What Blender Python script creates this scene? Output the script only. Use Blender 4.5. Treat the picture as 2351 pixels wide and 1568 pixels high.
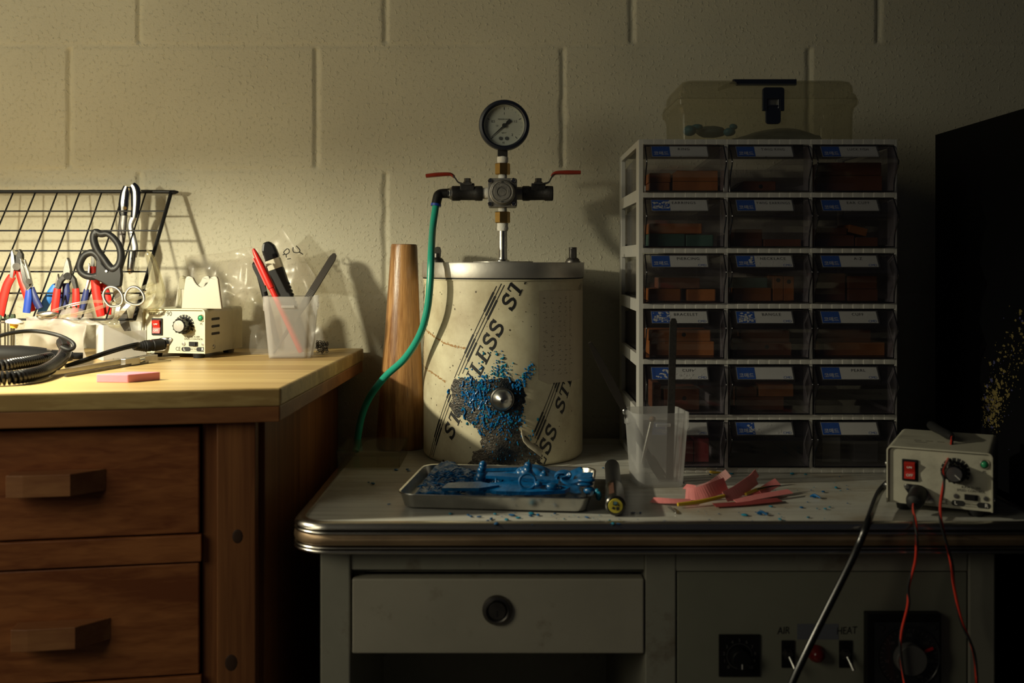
import bpy, bmesh, math, random
import numpy as np
from mathutils import Vector, Matrix, noise
from mathutils.geometry import tessellate_polygon

for o in list(bpy.data.objects):
    bpy.data.objects.remove(o)
SC = bpy.context.scene
COL = SC.collection
R = math.radians
PI = math.pi

# ------------------------------------------------------------------ camera, world, lights, exposure
F = 2400.0            # focal length in pixels of the 2351 px wide frame
CX, HY = 1175.5, 600.0
ZC = 1.03             # eye height
FLOOR, DESK, BENCH, WALL = 0.0, 0.743, 0.8883, 1.72

cam = bpy.data.cameras.new('camera')
camo = bpy.data.objects.new('camera', cam)
COL.objects.link(camo)
cam.sensor_fit = 'HORIZONTAL'
cam.sensor_width = 36.0
cam.lens = 36.0 * F / 2351.0
cam.shift_y = -(784.0 - HY) / 2351.0
camo.location = (0, 0, ZC)
camo.rotation_euler = (R(90), 0, 0)
cam.clip_start = 0.05
cam.dof.use_dof = True
cam.dof.focus_distance = 1.50
cam.dof.aperture_fstop = 4.5
SC.camera = camo

SC.view_settings.view_transform = 'Standard'
SC.view_settings.look = 'None'
SC.view_settings.gamma = 1.0
SC.view_settings.use_curve_mapping = False
SC.view_settings.exposure = 0.0

world = bpy.data.worlds.new('world')
SC.world = world
world.use_nodes = True
bg = world.node_tree.nodes['Background']
bg.inputs['Color'].default_value = (0.80, 0.82, 1.0, 1)
bg.inputs['Strength'].default_value = 0.012

def add_light(name, kind, loc, target, energy, color, **kw):
    L = bpy.data.lights.new(name, kind)
    L.energy = energy
    L.color = color
    for k, v in kw.items():
        setattr(L, k, v)
    o = bpy.data.objects.new(name, L)
    COL.objects.link(o)
    o.location = loc
    d = Vector(target) - Vector(loc)
    o.rotation_euler = d.to_track_quat('-Z', 'Y').to_euler()
    return o

# the shaded bench lamp just left of the frame: its shade points down and a little towards the wall
add_light('bench_lamp', 'SPOT', (-0.76, 1.13, 1.162), (-0.735, 1.160, 0.888), 24.5, (1.0, 0.92, 0.66),
          spot_size=R(176), spot_blend=0.44, shadow_soft_size=0.014)
# a second lamp of the room, to the left behind the viewer, turned towards the bench
add_light('room_lamp', 'SPOT', (-1.55, 0.25, 1.55), (-0.84, 1.7, 1.13), 50.0, (1.0, 0.92, 0.66),
          spot_size=R(88), spot_blend=0.75, shadow_soft_size=0.60)

SC.cycles.transparent_max_bounces = 40
SC.cycles.max_bounces = 8
SC.cycles.sample_clamp_indirect = 4.0
SC.cycles.caustics_reflective = False
SC.cycles.caustics_refractive = False

# ------------------------------------------------------------------ coordinates measured on the photograph
def P(u, v, Y):
    return Vector(((u - CX) * Y / F, Y, ZC - (v - HY) * Y / F))
def on(u, v, z):                        # point on the level surface of height z
    Y = (ZC - z) * F / (v - HY)
    return Vector(((u - CX) * Y / F, Y, z))
def B(u, v, dz=0.0):
    return on(u, v, BENCH) + Vector((0, 0, dz))
def D(u, v, dz=0.0):
    return on(u, v, DESK) + Vector((0, 0, dz))

# ------------------------------------------------------------------ materials
def _nt(name):
    m = bpy.data.materials.new(name)
    m.use_nodes = True
    nt = m.node_tree
    return m, nt, nt.nodes, nt.links

def mat(name, col, rough=0.5, metal=0.0, var=0.0, scale=(20, 20, 20), col2=None, bump=0.0, bscale=300.0, detail=4.0, spec=0.5, trans=0.0, dirt=None, dscale=6.0, dlo=0.5, dhi=0.7, rot=(0, 0, 0)):
    m, nt, N, L = _nt(name)
    b = N['Principled BSDF']
    b.inputs['Roughness'].default_value = rough
    b.inputs['Metallic'].default_value = metal
    b.inputs['Specular IOR Level'].default_value = spec
    b.inputs['Transmission Weight'].default_value = trans
    b.inputs['Base Color'].default_value = (*col, 1)
    tc = N.new('ShaderNodeTexCoord')
    out = None
    if var or col2:
        mp = N.new('ShaderNodeMapping')
        mp.inputs['Scale'].default_value = scale if not isinstance(scale, (int, float)) else (scale,) * 3
        mp.inputs['Rotation'].default_value = rot
        L.new(tc.outputs['Object'], mp.inputs['Vector'])
        n = N.new('ShaderNodeTexNoise')
        n.inputs['Scale'].default_value = 1.0
        n.inputs['Detail'].default_value = detail
        n.inputs['Roughness'].default_value = 0.6
        L.new(mp.outputs[0], n.inputs['Vector'])
        r = N.new('ShaderNodeValToRGB')
        r.color_ramp.elements[0].position = 0.30
        r.color_ramp.elements[1].position = 0.70
        c1 = tuple(c * (1 - var) for c in col)
        c2 = col2 if col2 else tuple(min(1, c * (1 + var)) for c in col)
        r.color_ramp.elements[0].color = (*c1, 1)
        r.color_ramp.elements[1].color = (*c2, 1)
        L.new(n.outputs['Fac'], r.inputs[0])
        out = r.outputs[0]
    if dirt:
        n2 = N.new('ShaderNodeTexNoise')
        n2.inputs['Scale'].default_value = dscale
        n2.inputs['Detail'].default_value = 8
        n2.inputs['Roughness'].default_value = 0.65
        L.new(tc.outputs['Object'], n2.inputs['Vector'])
        r2 = N.new('ShaderNodeValToRGB')
        r2.color_ramp.elements[0].position = dlo
        r2.color_ramp.elements[1].position = dhi
        L.new(n2.outputs['Fac'], r2.inputs[0])
        mx = N.new('ShaderNodeMixRGB')
        mx.inputs[1].default_value = (*col, 1)
        if out:
            L.new(out, mx.inputs[1])
        mx.inputs[2].default_value = (*dirt, 1)
        L.new(r2.outputs[0], mx.inputs[0])
        out = mx.outputs[0]
    if out:
        L.new(out, b.inputs['Base Color'])
    if bump:
        n3 = N.new('ShaderNodeTexNoise')
        n3.inputs['Scale'].default_value = bscale
        n3.inputs['Detail'].default_value = 3
        L.new(tc.outputs['Object'], n3.inputs['Vector'])
        bp = N.new('ShaderNodeBump')
        bp.inputs['Strength'].default_value = bump
        bp.inputs['Distance'].default_value = 0.002
        L.new(n3.outputs['Fac'], bp.inputs['Height'])
        L.new(bp.outputs[0], b.inputs['Normal'])
    return m

def wood(name, dark, light, axis=0, stretch=18.0, fine=90.0, rough=0.45, bump=0.15, knots=True):
    """wood with the grain along one axis; soft broad rings and fine fibres"""
    m, nt, N, L = _nt(name)
    b = N['Principled BSDF']
    b.inputs['Roughness'].default_value = rough
    tc = N.new('ShaderNodeTexCoord')
    def noise_at(sc, det):
        s = [sc, sc, sc]
        s[axis] = sc / stretch
        mp = N.new('ShaderNodeMapping')
        mp.inputs['Scale'].default_value = s
        L.new(tc.outputs['Object'], mp.inputs['Vector'])
        n = N.new('ShaderNodeTexNoise')
        n.inputs['Scale'].default_value = 1.0
        n.inputs['Detail'].default_value = det
        n.inputs['Distortion'].default_value = 0.6
        L.new(mp.outputs[0], n.inputs['Vector'])
        return n.outputs['Fac']
    a, c = noise_at(fine * 0.22, 3), noise_at(fine * 1.6, 5)
    ad = N.new('ShaderNodeMath'); ad.operation = 'MULTIPLY_ADD'
    L.new(c, ad.inputs[0]); ad.inputs[1].default_value = 0.5
    L.new(a, ad.inputs[2])
    r = N.new('ShaderNodeValToRGB')
    r.color_ramp.elements[0].position = 0.60
    r.color_ramp.elements[1].position = 0.90
    r.color_ramp.elements[0].color = (*dark, 1)
    r.color_ramp.elements[1].color = (*light, 1)
    L.new(ad.outputs[0], r.inputs[0])
    L.new(r.outputs[0], b.inputs['Base Color'])
    bp = N.new('ShaderNodeBump')
    bp.inputs['Strength'].default_value = bump
    bp.inputs['Distance'].default_value = 0.001
    L.new(c, bp.inputs['Height'])
    L.new(bp.outputs[0], b.inputs['Normal'])
    return m

def clear(name, tint, haze=0.05, hazecol=(1, 1, 1), rough=0.08, gloss=0.8, base=0.04, trl=0.5):
    """clear or cloudy plastic film and sheet: mostly see-through, some scatter, brighter sheen at grazing angles"""
    m, nt, N, L = _nt(name)
    N.remove(N['Principled BSDF'])
    out = N['Material Output']
    tr = N.new('ShaderNodeBsdfTransparent'); tr.inputs[0].default_value = (*tint, 1)
    df = N.new('ShaderNodeBsdfDiffuse'); df.inputs[0].default_value = (*hazecol, 1)
    tl = N.new('ShaderNodeBsdfTranslucent'); tl.inputs[0].default_value = (*hazecol, 1)
    gl = N.new('ShaderNodeBsdfGlossy'); gl.inputs['Roughness'].default_value = rough
    m0 = N.new('ShaderNodeMixShader'); m0.inputs[0].default_value = trl
    L.new(df.outputs[0], m0.inputs[1]); L.new(tl.outputs[0], m0.inputs[2])
    m1 = N.new('ShaderNodeMixShader'); m1.inputs[0].default_value = haze
    L.new(tr.outputs[0], m1.inputs[1]); L.new(m0.outputs[0], m1.inputs[2])
    lw = N.new('ShaderNodeLayerWeight'); lw.inputs[0].default_value = 0.5
    pw = N.new('ShaderNodeMath'); pw.operation = 'POWER'; pw.inputs[1].default_value = 4.0
    L.new(lw.outputs['Facing'], pw.inputs[0])
    ma = N.new('ShaderNodeMath'); ma.operation = 'MULTIPLY_ADD'
    L.new(pw.outputs[0], ma.inputs[0]); ma.inputs[1].default_value = gloss * 0.5; ma.inputs[2].default_value = base
    m2 = N.new('ShaderNodeMixShader')
    L.new(ma.outputs[0], m2.inputs[0]); L.new(m1.outputs[0], m2.inputs[1]); L.new(gl.outputs[0], m2.inputs[2])
    L.new(m2.outputs[0], out.inputs[0])
    return m

M = {}
M['black_plastic'] = mat('black_plastic', (0.009, 0.009, 0.010), 0.48, spec=0.28)
M['black_rubber'] = mat('black_rubber', (0.011, 0.011, 0.012), 0.55, spec=0.35)
M['black_gloss'] = mat('black_gloss', (0.010, 0.010, 0.011), 0.22)
M['navy_plastic'] = mat('navy_plastic', (0.012, 0.016, 0.030), 0.4)
M['steel'] = mat('steel', (0.52, 0.51, 0.48), 0.30, 1.0, var=0.15, scale=40, bump=0.05)
M['dark_steel'] = mat('dark_steel', (0.16, 0.15, 0.14), 0.42, 1.0, var=0.3, scale=50)
M['chrome'] = mat('chrome', (0.70, 0.69, 0.66), 0.14, 1.0)
M['cast_metal'] = mat('cast_metal', (0.30, 0.29, 0.27), 0.5, 0.8, var=0.2, scale=80, bump=0.2)
M['black_iron'] = mat('black_iron', (0.022, 0.021, 0.021), 0.5, 0.3, var=0.3, scale=60, bump=0.15)
M['brass'] = mat('brass', (0.58, 0.36, 0.12), 0.33, 1.0, var=0.12, scale=60)
M['ptfe'] = mat('ptfe', (0.82, 0.80, 0.74), 0.7, var=0.06, scale=200, bump=0.3, bscale=500)
M['red_rubber'] = mat('red_rubber', (0.60, 0.020, 0.015), 0.38)
M['lever_red'] = mat('lever_red', (0.30, 0.030, 0.016), 0.4)
M['blue_rubber'] = mat('blue_rubber', (0.015, 0.055, 0.36), 0.4)
M['sky_rubber'] = mat('sky_rubber', (0.02, 0.16, 0.50), 0.4)
M['navy_rubber'] = mat('navy_rubber', (0.012, 0.022, 0.12), 0.45)
M['green_hose'] = mat('green_hose', (0.022, 0.33, 0.235), 0.30, var=0.05, scale=60)
M['cream_case'] = mat('cream_case', (0.60, 0.58, 0.44), 0.42, var=0.04, scale=40, dirt=(0.42, 0.39, 0.28), dscale=25, dlo=0.58, dhi=0.85, bump=0.06, bscale=700)
M['cream_dirty'] = mat('cream_dirty', (0.52, 0.50, 0.40), 0.5, var=0.08, scale=30, dirt=(0.26, 0.24, 0.19), dscale=18, dlo=0.52, dhi=0.8, bump=0.06, bscale=700)
M['grey_plastic'] = mat('grey_plastic', (0.44, 0.42, 0.35), 0.45, bump=0.08, bscale=900)
M['ink'] = mat('ink', (0.012, 0.012, 0.013), 0.6)
M['white_ink'] = mat('white_ink', (0.75, 0.72, 0.68), 0.6)
M['blue_ink'] = mat('blue_ink', (0.010, 0.085, 0.42), 0.5)
M['paper'] = mat('paper', (0.66, 0.65, 0.62), 0.6, var=0.03, scale=90)
M['paper_scuffed'] = mat('paper_scuffed', (0.74, 0.73, 0.70), 0.7, var=0.05, scale=200)
M['cabinet_plastic'] = mat('cabinet_plastic', (0.50, 0.49, 0.46), 0.42, var=0.04, scale=25, bump=0.05, bscale=500)
M['drawer_clear'] = clear('drawer_clear', (0.86, 0.85, 0.87), 0.03, (0.42, 0.40, 0.46), 0.06, 0.9, 0.035)
M['label_clear'] = clear('label_clear', (0.90, 0.90, 0.91), 0.02, (0.7, 0.7, 0.7), 0.05, 1.0, 0.05)
M['case_clear'] = clear('case_clear', (0.93, 0.92, 0.87), 0.12, (0.62, 0.60, 0.48), 0.18, 0.5, 0.02)
M['box_clear'] = clear('box_clear', (0.92, 0.91, 0.86), 0.05, (0.7, 0.68, 0.6), 0.08, 0.8, 0.03)
M['cup_cloudy'] = clear('cup_cloudy', (0.95, 0.95, 0.95), 0.27, (0.93, 0.93, 0.93), 0.3, 0.4, 0.02, trl=0.45)
M['bag_film'] = clear('bag_film', (0.97, 0.96, 0.94), 0.13, (0.88, 0.85, 0.78), 0.22, 0.6, 0.015)
M['bag_milky'] = clear('bag_milky', (0.95, 0.94, 0.92), 0.38, (0.97, 0.95, 0.92), 0.24, 0.6, 0.03)
M['goggle_clear'] = clear('goggle_clear', (0.95, 0.94, 0.86), 0.13, (0.88, 0.84, 0.68), 0.06, 1.0, 0.07)
M['box_milky'] = clear('box_milky', (0.95, 0.95, 0.95), 0.70, (0.98, 0.98, 0.97), 0.3, 0.5, 0.03, trl=0.3)
M['white_cap'] = mat('white_cap', (0.80, 0.78, 0.70), 0.4)
M['spatter_blue'] = mat('spatter_blue', (0.008, 0.15, 0.42), 0.3, var=0.3, scale=90)
M['blue_wax'] = mat('blue_wax', (0.003, 0.096, 0.27), 0.30, var=0.35, scale=70, bump=0.25, bscale=260, spec=0.6)
M['teal_wax'] = mat('teal_wax', (0.012, 0.21, 0.34), 0.35, var=0.3, scale=90, bump=0.2, bscale=260)
M['orange_rubber'] = mat('orange_rubber', (0.42, 0.150, 0.035), 0.5, var=0.10, scale=60, bump=0.08)
M['brown_rubber'] = mat('brown_rubber', (0.19, 0.066, 0.026), 0.5, var=0.12, scale=60, bump=0.08)
M['green_rubber'] = mat('green_rubber', (0.075, 0.17, 0.125), 0.55, var=0.10, scale=60)
M['red_mould'] = mat('red_mould', (0.27, 0.045, 0.045), 0.5, var=0.1, scale=60)
M['pink_foam'] = mat('pink_foam', (0.82, 0.30, 0.40), 0.75, bump=0.2, bscale=1200)
M['pink_paper'] = mat('pink_paper', (0.80, 0.25, 0.25), 0.6, var=0.08, scale=60)
M['pale_pink'] = mat('pale_pink', (0.85, 0.48, 0.46), 0.5, var=0.08, scale=60)
M['yellow'] = mat('yellow', (0.62, 0.40, 0.03), 0.45)
M['label_yellow'] = mat('label_yellow', (0.55, 0.46, 0.05), 0.45)
M['red_switch'] = mat('red_switch', (0.50, 0.022, 0.014), 0.32)
M['green_lens'] = mat('green_lens', (0.03, 0.30, 0.13), 0.15)
M['red_wire'] = mat('red_wire', (0.55, 0.035, 0.018), 0.35)
M['desk_paint'] = mat('desk_paint', (0.34, 0.33, 0.27), 0.42, var=0.08, scale=14, dirt=(0.16, 0.12, 0.08), dscale=14, dlo=0.60, dhi=0.78, bump=0.04, bscale=200)
M['desk_drawer_paint'] = mat('desk_drawer_paint', (0.45, 0.42, 0.34), 0.42, var=0.06, scale=14, dirt=(0.22, 0.17, 0.11), dscale=20, dlo=0.60, dhi=0.78, bump=0.04, bscale=200)
M['desk_panel_paint'] = mat('desk_panel_paint', (0.26, 0.26, 0.20), 0.45, var=0.05, scale=14, bump=0.03, bscale=200)
M['laminate'] = mat('laminate', (0.52, 0.51, 0.46), 0.32, var=0.20, scale=(6, 90, 30), col2=(0.64, 0.63, 0.57), dirt=(0.34, 0.28, 0.20), dscale=9, dlo=0.5, dhi=0.72, bump=0.05, bscale=120)
M['trim_metal'] = mat('trim_metal', (0.55, 0.52, 0.47), 0.26, 1.0, var=0.12, scale=(10, 60, 60), bump=0.06, bscale=90)
M['trim_band'] = mat('trim_band', (0.32, 0.22, 0.13), 0.36, 0.5, var=0.25, scale=(12, 60, 60), bump=0.1, bscale=120)
M['bench_top'] = wood('bench_top', (0.42, 0.27, 0.10), (0.64, 0.46, 0.19), 0, 30, 130, 0.42)
M['bench_band'] = wood('bench_band', (0.23, 0.085, 0.028), (0.34, 0.14, 0.045), 0, 14, 70, 0.5)
M['bench_front'] = wood('bench_front', (0.18, 0.052, 0.016), (0.35, 0.128, 0.040), 0, 30, 110, 0.42)
M['bench_post'] = wood('bench_post', (0.16, 0.055, 0.018), (0.31, 0.125, 0.042), 2, 30, 110, 0.46)
M['handle_wood'] = wood('handle_wood', (0.25, 0.095, 0.035), (0.36, 0.16, 0.06), 0, 10, 90, 0.5)
M['mandrel_wood'] = wood('mandrel_wood', (0.20, 0.085, 0.028), (0.50, 0.27, 0.105), 2, 26, 330, 0.30, 0.35)
M['knot'] = mat('knot', (0.045, 0.018, 0.008), 0.6)
M['black_cabinet'] = mat('black_cabinet', (0.0022, 0.0023, 0.0034), 0.6, spec=0.12)
M['ochre_paint'] = mat('ochre_paint', (0.15, 0.115, 0.035), 0.6, var=0.4, scale=200)
M['violet_paint'] = mat('violet_paint', (0.05, 0.05, 0.13), 0.6)
M['floor_concrete'] = mat('floor_concrete', (0.16, 0.15, 0.14), 0.7, var=0.2, scale=5)

# ------------------------------------------------------------------ mesh building
class MB:
    def __init__(s, T=None):
        s.v, s.f, s.m, s.sm = [], [], [], []
        s.T = T if T is not None else Matrix.Identity(4)
    def add(s, verts, faces, mi=0, smooth=True, T=None):
        k = len(s.v)
        A = s.T @ T if T is not None else s.T
        s.v.extend(A @ Vector(p) for p in verts)
        s.f.extend(tuple(i + k for i in f) for f in faces)
        s.m.extend([mi] * len(faces))
        s.sm.extend([smooth] * len(faces))
        return s
    def box(s, x0, x1, y0, y1, z0, z1, mi=0, T=None):
        vs = [(x, y, z) for z in (z0, z1) for y in (y0, y1) for x in (x0, x1)]
        fs = [(0, 2, 3, 1), (4, 5, 7, 6), (0, 1, 5, 4), (2, 6, 7, 3), (0, 4, 6, 2), (1, 3, 7, 5)]
        return s.add(vs, fs, mi, False, T)
    def prism(s, poly, z0, z1, mi=0, T=None, smooth=False):
        """2D outline in x,y extruded along z"""
        n = len(poly)
        a = sum(poly[i][0] * poly[(i + 1) % n][1] - poly[(i + 1) % n][0] * poly[i][1] for i in range(n))
        if a < 0:
            poly = poly[::-1]
        vs = [(x, y, z0) for x, y in poly] + [(x, y, z1) for x, y in poly]
        tri = tessellate_polygon([[Vector((x, y, 0)) for x, y in poly]])
        fs = []
        for t in tri:
            p = [Vector((*poly[i], 0)) for i in t]
            up = (p[1] - p[0]).cross(p[2] - p[0]).z > 0
            t = tuple(t) if up else tuple(t)[::-1]
            fs.append(tuple(i + n for i in t))
            fs.append(tuple(t[::-1]))
        k = len(fs)
        fs += [(i, (i + 1) % n, (i + 1) % n + n, i + n) for i in range(n)]
        s.add(vs, fs, mi, smooth, T)
        return s
    def lathe(s, prof, n=32, mi=0, T=None, smooth=True):
        """(r, z) outline turned around the local z axis, from bottom to top"""
        vs, fs = [], []
        rings = []
        for r, z in prof:
            if r < 1e-7:
                rings.append([len(vs)]); vs.append((0, 0, z))
            else:
                rings.append(list(range(len(vs), len(vs) + n)))
                vs += [(r * math.cos(2 * PI * i / n), r * math.sin(2 * PI * i / n), z) for i in range(n)]
        for a, b in zip(rings, rings[1:]):
            for i in range(n):
                j = (i + 1) % n
                if len(a) == 1 and len(b) == 1:
                    continue
                if len(a) == 1:
                    fs.append((a[0], b[j], b[i]))
                elif len(b) == 1:
                    fs.append((a[i], a[j], b[0]))
                else:
                    fs.append((a[i], a[j], b[j], b[i]))
        return s.add(vs, fs, mi, smooth, T)
    def cyl(s, p0, p1, r0, r1=None, n=20, mi=0, smooth=True):
        p0, p1 = Vector(p0), Vector(p1)
        r1 = r0 if r1 is None else r1
        d = p1 - p0
        T = Matrix.Translation(p0) @ d.to_track_quat('Z', 'Y').to_matrix().to_4x4()
        return s.lathe([(0, 0), (r0, 0), (r1, d.length), (0, d.length)], n, mi, T, smooth)
    def sphere(s, c, r, n=12, mi=0, rot=None, jit=0.0):
        if isinstance(r, (int, float)):
            r = (r, r, r)
        k = max(4, n // 2)
        prof = [(math.sin(PI * i / k), -math.cos(PI * i / k)) for i in range(k + 1)]
        prof[0] = (0, -1); prof[-1] = (0, 1)
        T = Matrix.Translation(Vector(c)) @ (rot.to_4x4() if rot is not None else Matrix.Identity(4)) @ Matrix.Diagonal((*r, 1))
        k0 = len(s.v)
        s.lathe(prof, n, mi, T)
        if jit:
            for i in range(k0, len(s.v)):
                p = s.v[i]
                s.v[i] = p + Vector(noise.noise_vector(p * 90)) * jit
        return s
    def tube(s, pts, r, n=10, mi=0, sub=6, closed=False, flat=1.0, caps=True):
        """round (or flattened) tube through points, Catmull-Rom smoothed"""
        pts = [Vector(p) for p in pts]
        rs = list(r) if hasattr(r, '__len__') else [r] * len(pts)
        if sub > 1:
            q, qr = [], []
            m = len(pts)
            for i in range(m if closed else m - 1):
                g = (lambda k: pts[k % m]) if closed else (lambda k: pts[min(max(k, 0), m - 1)])
                a, b, c, d = g(i - 1), g(i), g(i + 1), g(i + 2)
                for k in range(sub):
                    t = k / sub
                    q.append(0.5 * ((2 * b) + (c - a) * t + (2 * a - 5 * b + 4 * c - d) * t * t + (3 * b - a - 3 * c + d) * t ** 3))
                    qr.append(rs[i] * (1 - t) + rs[(i + 1) % m] * t)
            if not closed:
                q.append(pts[-1]); qr.append(rs[-1])
            pts, rs = q, qr
        m = len(pts)
        tang = []
        for i in range(m):
            a = pts[(i - 1) % m] if closed else pts[max(i - 1, 0)]
            b = pts[(i + 1) % m] if closed else pts[min(i + 1, m - 1)]
            t = b - a
            tang.append(t.normalized() if t.length > 1e-9 else Vector((0, 0, 1)))
        up = Vector((0, 1, 0)) if abs(tang[0].y) < 0.9 else Vector((0, 0, 1))
        nrm = (up - tang[0] * up.dot(tang[0])).normalized()
        vs, fs = [], []
        for i in range(m):
            nrm = (nrm - tang[i] * nrm.dot(tang[i]))
            nrm = nrm.normalized() if nrm.length > 1e-9 else tang[i].orthogonal().normalized()
            bn = tang[i].cross(nrm)
            for k in range(n):
                a = 2 * PI * k / n
                vs.append(pts[i] + nrm * (rs[i] * flat * math.cos(a)) + bn * (rs[i] * math.sin(a)))
        for i in range(m if closed else m - 1):
            j = (i + 1) % m
            for k in range(n):
                l = (k + 1) % n
                fs.append((i * n + k, i * n + l, j * n + l, j * n + k))
        if caps and not closed:
            fs.append(tuple(range(n))[::-1])
            fs.append(tuple((m - 1) * n + k for k in range(n)))
        return s.add(vs, fs, mi, True)
    def ribbon(s, pts, w, t, mi=0, wdir=None, sub=5):
        """thin strip of width w and thickness t following pts; wdir is across the strip"""
        pts = [Vector(p) for p in pts]
        q = []
        m = len(pts)
        for i in range(m - 1):
            a, b, c, d = pts[max(i - 1, 0)], pts[i], pts[i + 1], pts[min(i + 2, m - 1)]
            for k in range(sub):
                u = k / sub
                q.append(0.5 * ((2 * b) + (c - a) * u + (2 * a - 5 * b + 4 * c - d) * u * u + (3 * b - a - 3 * c + d) * u ** 3))
        q.append(pts[-1])
        vs, fs = [], []
        for i, p in enumerate(q):
            tg = (q[min(i + 1, len(q) - 1)] - q[max(i - 1, 0)]).normalized()
            wd = Vector(wdir) if wdir is not None else Vector((0, 1, 0))
            wd = (wd - tg * wd.dot(tg)).normalized()
            nn = tg.cross(wd)
            for a, b in ((-1, -1), (1, -1), (1, 1), (-1, 1)):
                vs.append(p + wd * (a * w / 2) + nn * (b * t / 2))
        for i in range(len(q) - 1):
            for k in range(4):
                l = (k + 1) % 4
                fs.append((i * 4 + k, i * 4 + l, i * 4 + 4 + l, i * 4 + 4 + k))
        fs += [(3, 2, 1, 0), tuple(len(vs) - 4 + k for k in range(4))]
        return s.add(vs, fs, mi, False)
    def text(s, body, size, T, mi=0, bold=0.0, shear=0.0, sx=1.0, align='CENTER', depth=0.0, fn=None, space=1.0):
        vs, fs = text_geo(body, size, bold, shear, align, space)
        vs = [(x * sx, y, 0.0) for x, y in vs]
        if fn:
            vs = [fn(x, y) for x, y, _z in vs]
            return s.add(vs, fs, mi, False)
        return s.add(vs, fs, mi, False, T)
    def build(s, name, mats, parent=None, origin=None, bevel=0.0, seg=2, angle=35, solid=0.0, subsurf=0):
        if not isinstance(mats, (list, tuple)):
            mats = [mats]
        if parent is not None:
            r = parent
            while r.parent:
                r = r.parent
            inv = Matrix.Translation(r.location).inverted()
        else:
            if origin is None:
                xs = [p.x for p in s.v]; ys = [p.y for p in s.v]; zs = [p.z for p in s.v]
                origin = ((min(xs) + max(xs)) / 2, (min(ys) + max(ys)) / 2, min(zs))
            inv = Matrix.Translation(Vector(origin)).inverted()
        me = bpy.data.meshes.new(name)
        me.from_pydata([tuple(inv @ p) for p in s.v], [], s.f)
        for x in mats:
            me.materials.append(M[x] if isinstance(x, str) else x)
        me.polygons.foreach_set('material_index', s.m)
        me.polygons.foreach_set('use_smooth', s.sm)
        if any(s.sm):
            me.set_sharp_from_angle(angle=R(angle))
        me.update()
        o = bpy.data.objects.new(name, me)
        COL.objects.link(o)
        if parent is not None:
            o.parent = parent
        else:
            o.location = origin
        if solid:
            md = o.modifiers.new('solid', 'SOLIDIFY'); md.thickness = solid; md.offset = 0
        if bevel:
            md = o.modifiers.new('bevel', 'BEVEL'); md.width = bevel; md.segments = seg; md.limit_method = 'ANGLE'; md.angle_limit = R(40)
        if subsurf:
            md = o.modifiers.new('sub', 'SUBSURF'); md.levels = subsurf; md.render_levels = subsurf
        return o

_tc = {}
def text_geo(body, size, bold=0.0, shear=0.0, align='CENTER', space=1.0):
    key = (body, bold, shear, align, space)
    if key not in _tc:
        c = bpy.data.curves.new('lettering', 'FONT')
        c.body = body; c.size = 1.0; c.align_x = align; c.align_y = 'CENTER'
        c.resolution_u = 3; c.offset = bold; c.shear = shear; c.space_character = space
        o = bpy.data.objects.new('lettering', c)
        COL.objects.link(o)
        dg = bpy.context.evaluated_depsgraph_get()
        me = bpy.data.meshes.new_from_object(o.evaluated_get(dg))
        _tc[key] = ([(v.co.x, v.co.y) for v in me.vertices], [tuple(p.vertices) for p in me.polygons])
        bpy.data.objects.remove(o); bpy.data.curves.remove(c); bpy.data.meshes.remove(me)
    vs, fs = _tc[key]
    return [(x * size, y * size) for x, y in vs], fs

def thing(name, loc, label, cat, group=None):
    o = bpy.data.objects.new(name, None)
    o.empty_display_size = 0.02
    COL.objects.link(o)
    o.location = loc
    return tag(o, label, cat, group)
def tag(o, label, cat, group=None, kind=None):
    o['label'] = label
    o['category'] = cat
    if group: o['group'] = group
    if kind: o['kind'] = kind
    return o
def struct(o):
    o['kind'] = 'structure'
    return o
def Tr(*p): return Matrix.Translation(Vector(p))
def Rx(a): return Matrix.Rotation(R(a), 4, 'X')
def Ry(a): return Matrix.Rotation(R(a), 4, 'Y')
def Rz(a): return Matrix.Rotation(R(a), 4, 'Z')
def face(p, yaw=0.0):
    """frame for flat lettering seen from the front: local x right, local y up, local z towards the viewer"""
    return Matrix.Translation(Vector(p)) @ Rz(yaw) @ Rx(90)
def frame(o, ex, ey, ez):
    m = Matrix.Identity(4)
    for i, e in enumerate((ex, ey, ez)):
        for k in range(3):
            m[k][i] = e[k]
    m.translation = Vector(o)
    return m
def rrect(x0, x1, y0, y1, r, n=5):
    out = []
    for cx, cy, a0 in ((x1 - r, y1 - r, 0), (x0 + r, y1 - r, 90), (x0 + r, y0 + r, 180), (x1 - r, y0 + r, 270)):
        for k in range(n + 1):
            a = R(a0 + 90 * k / n)
            out.append((cx + r * math.cos(a), cy + r * math.sin(a)))
    return out

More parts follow.
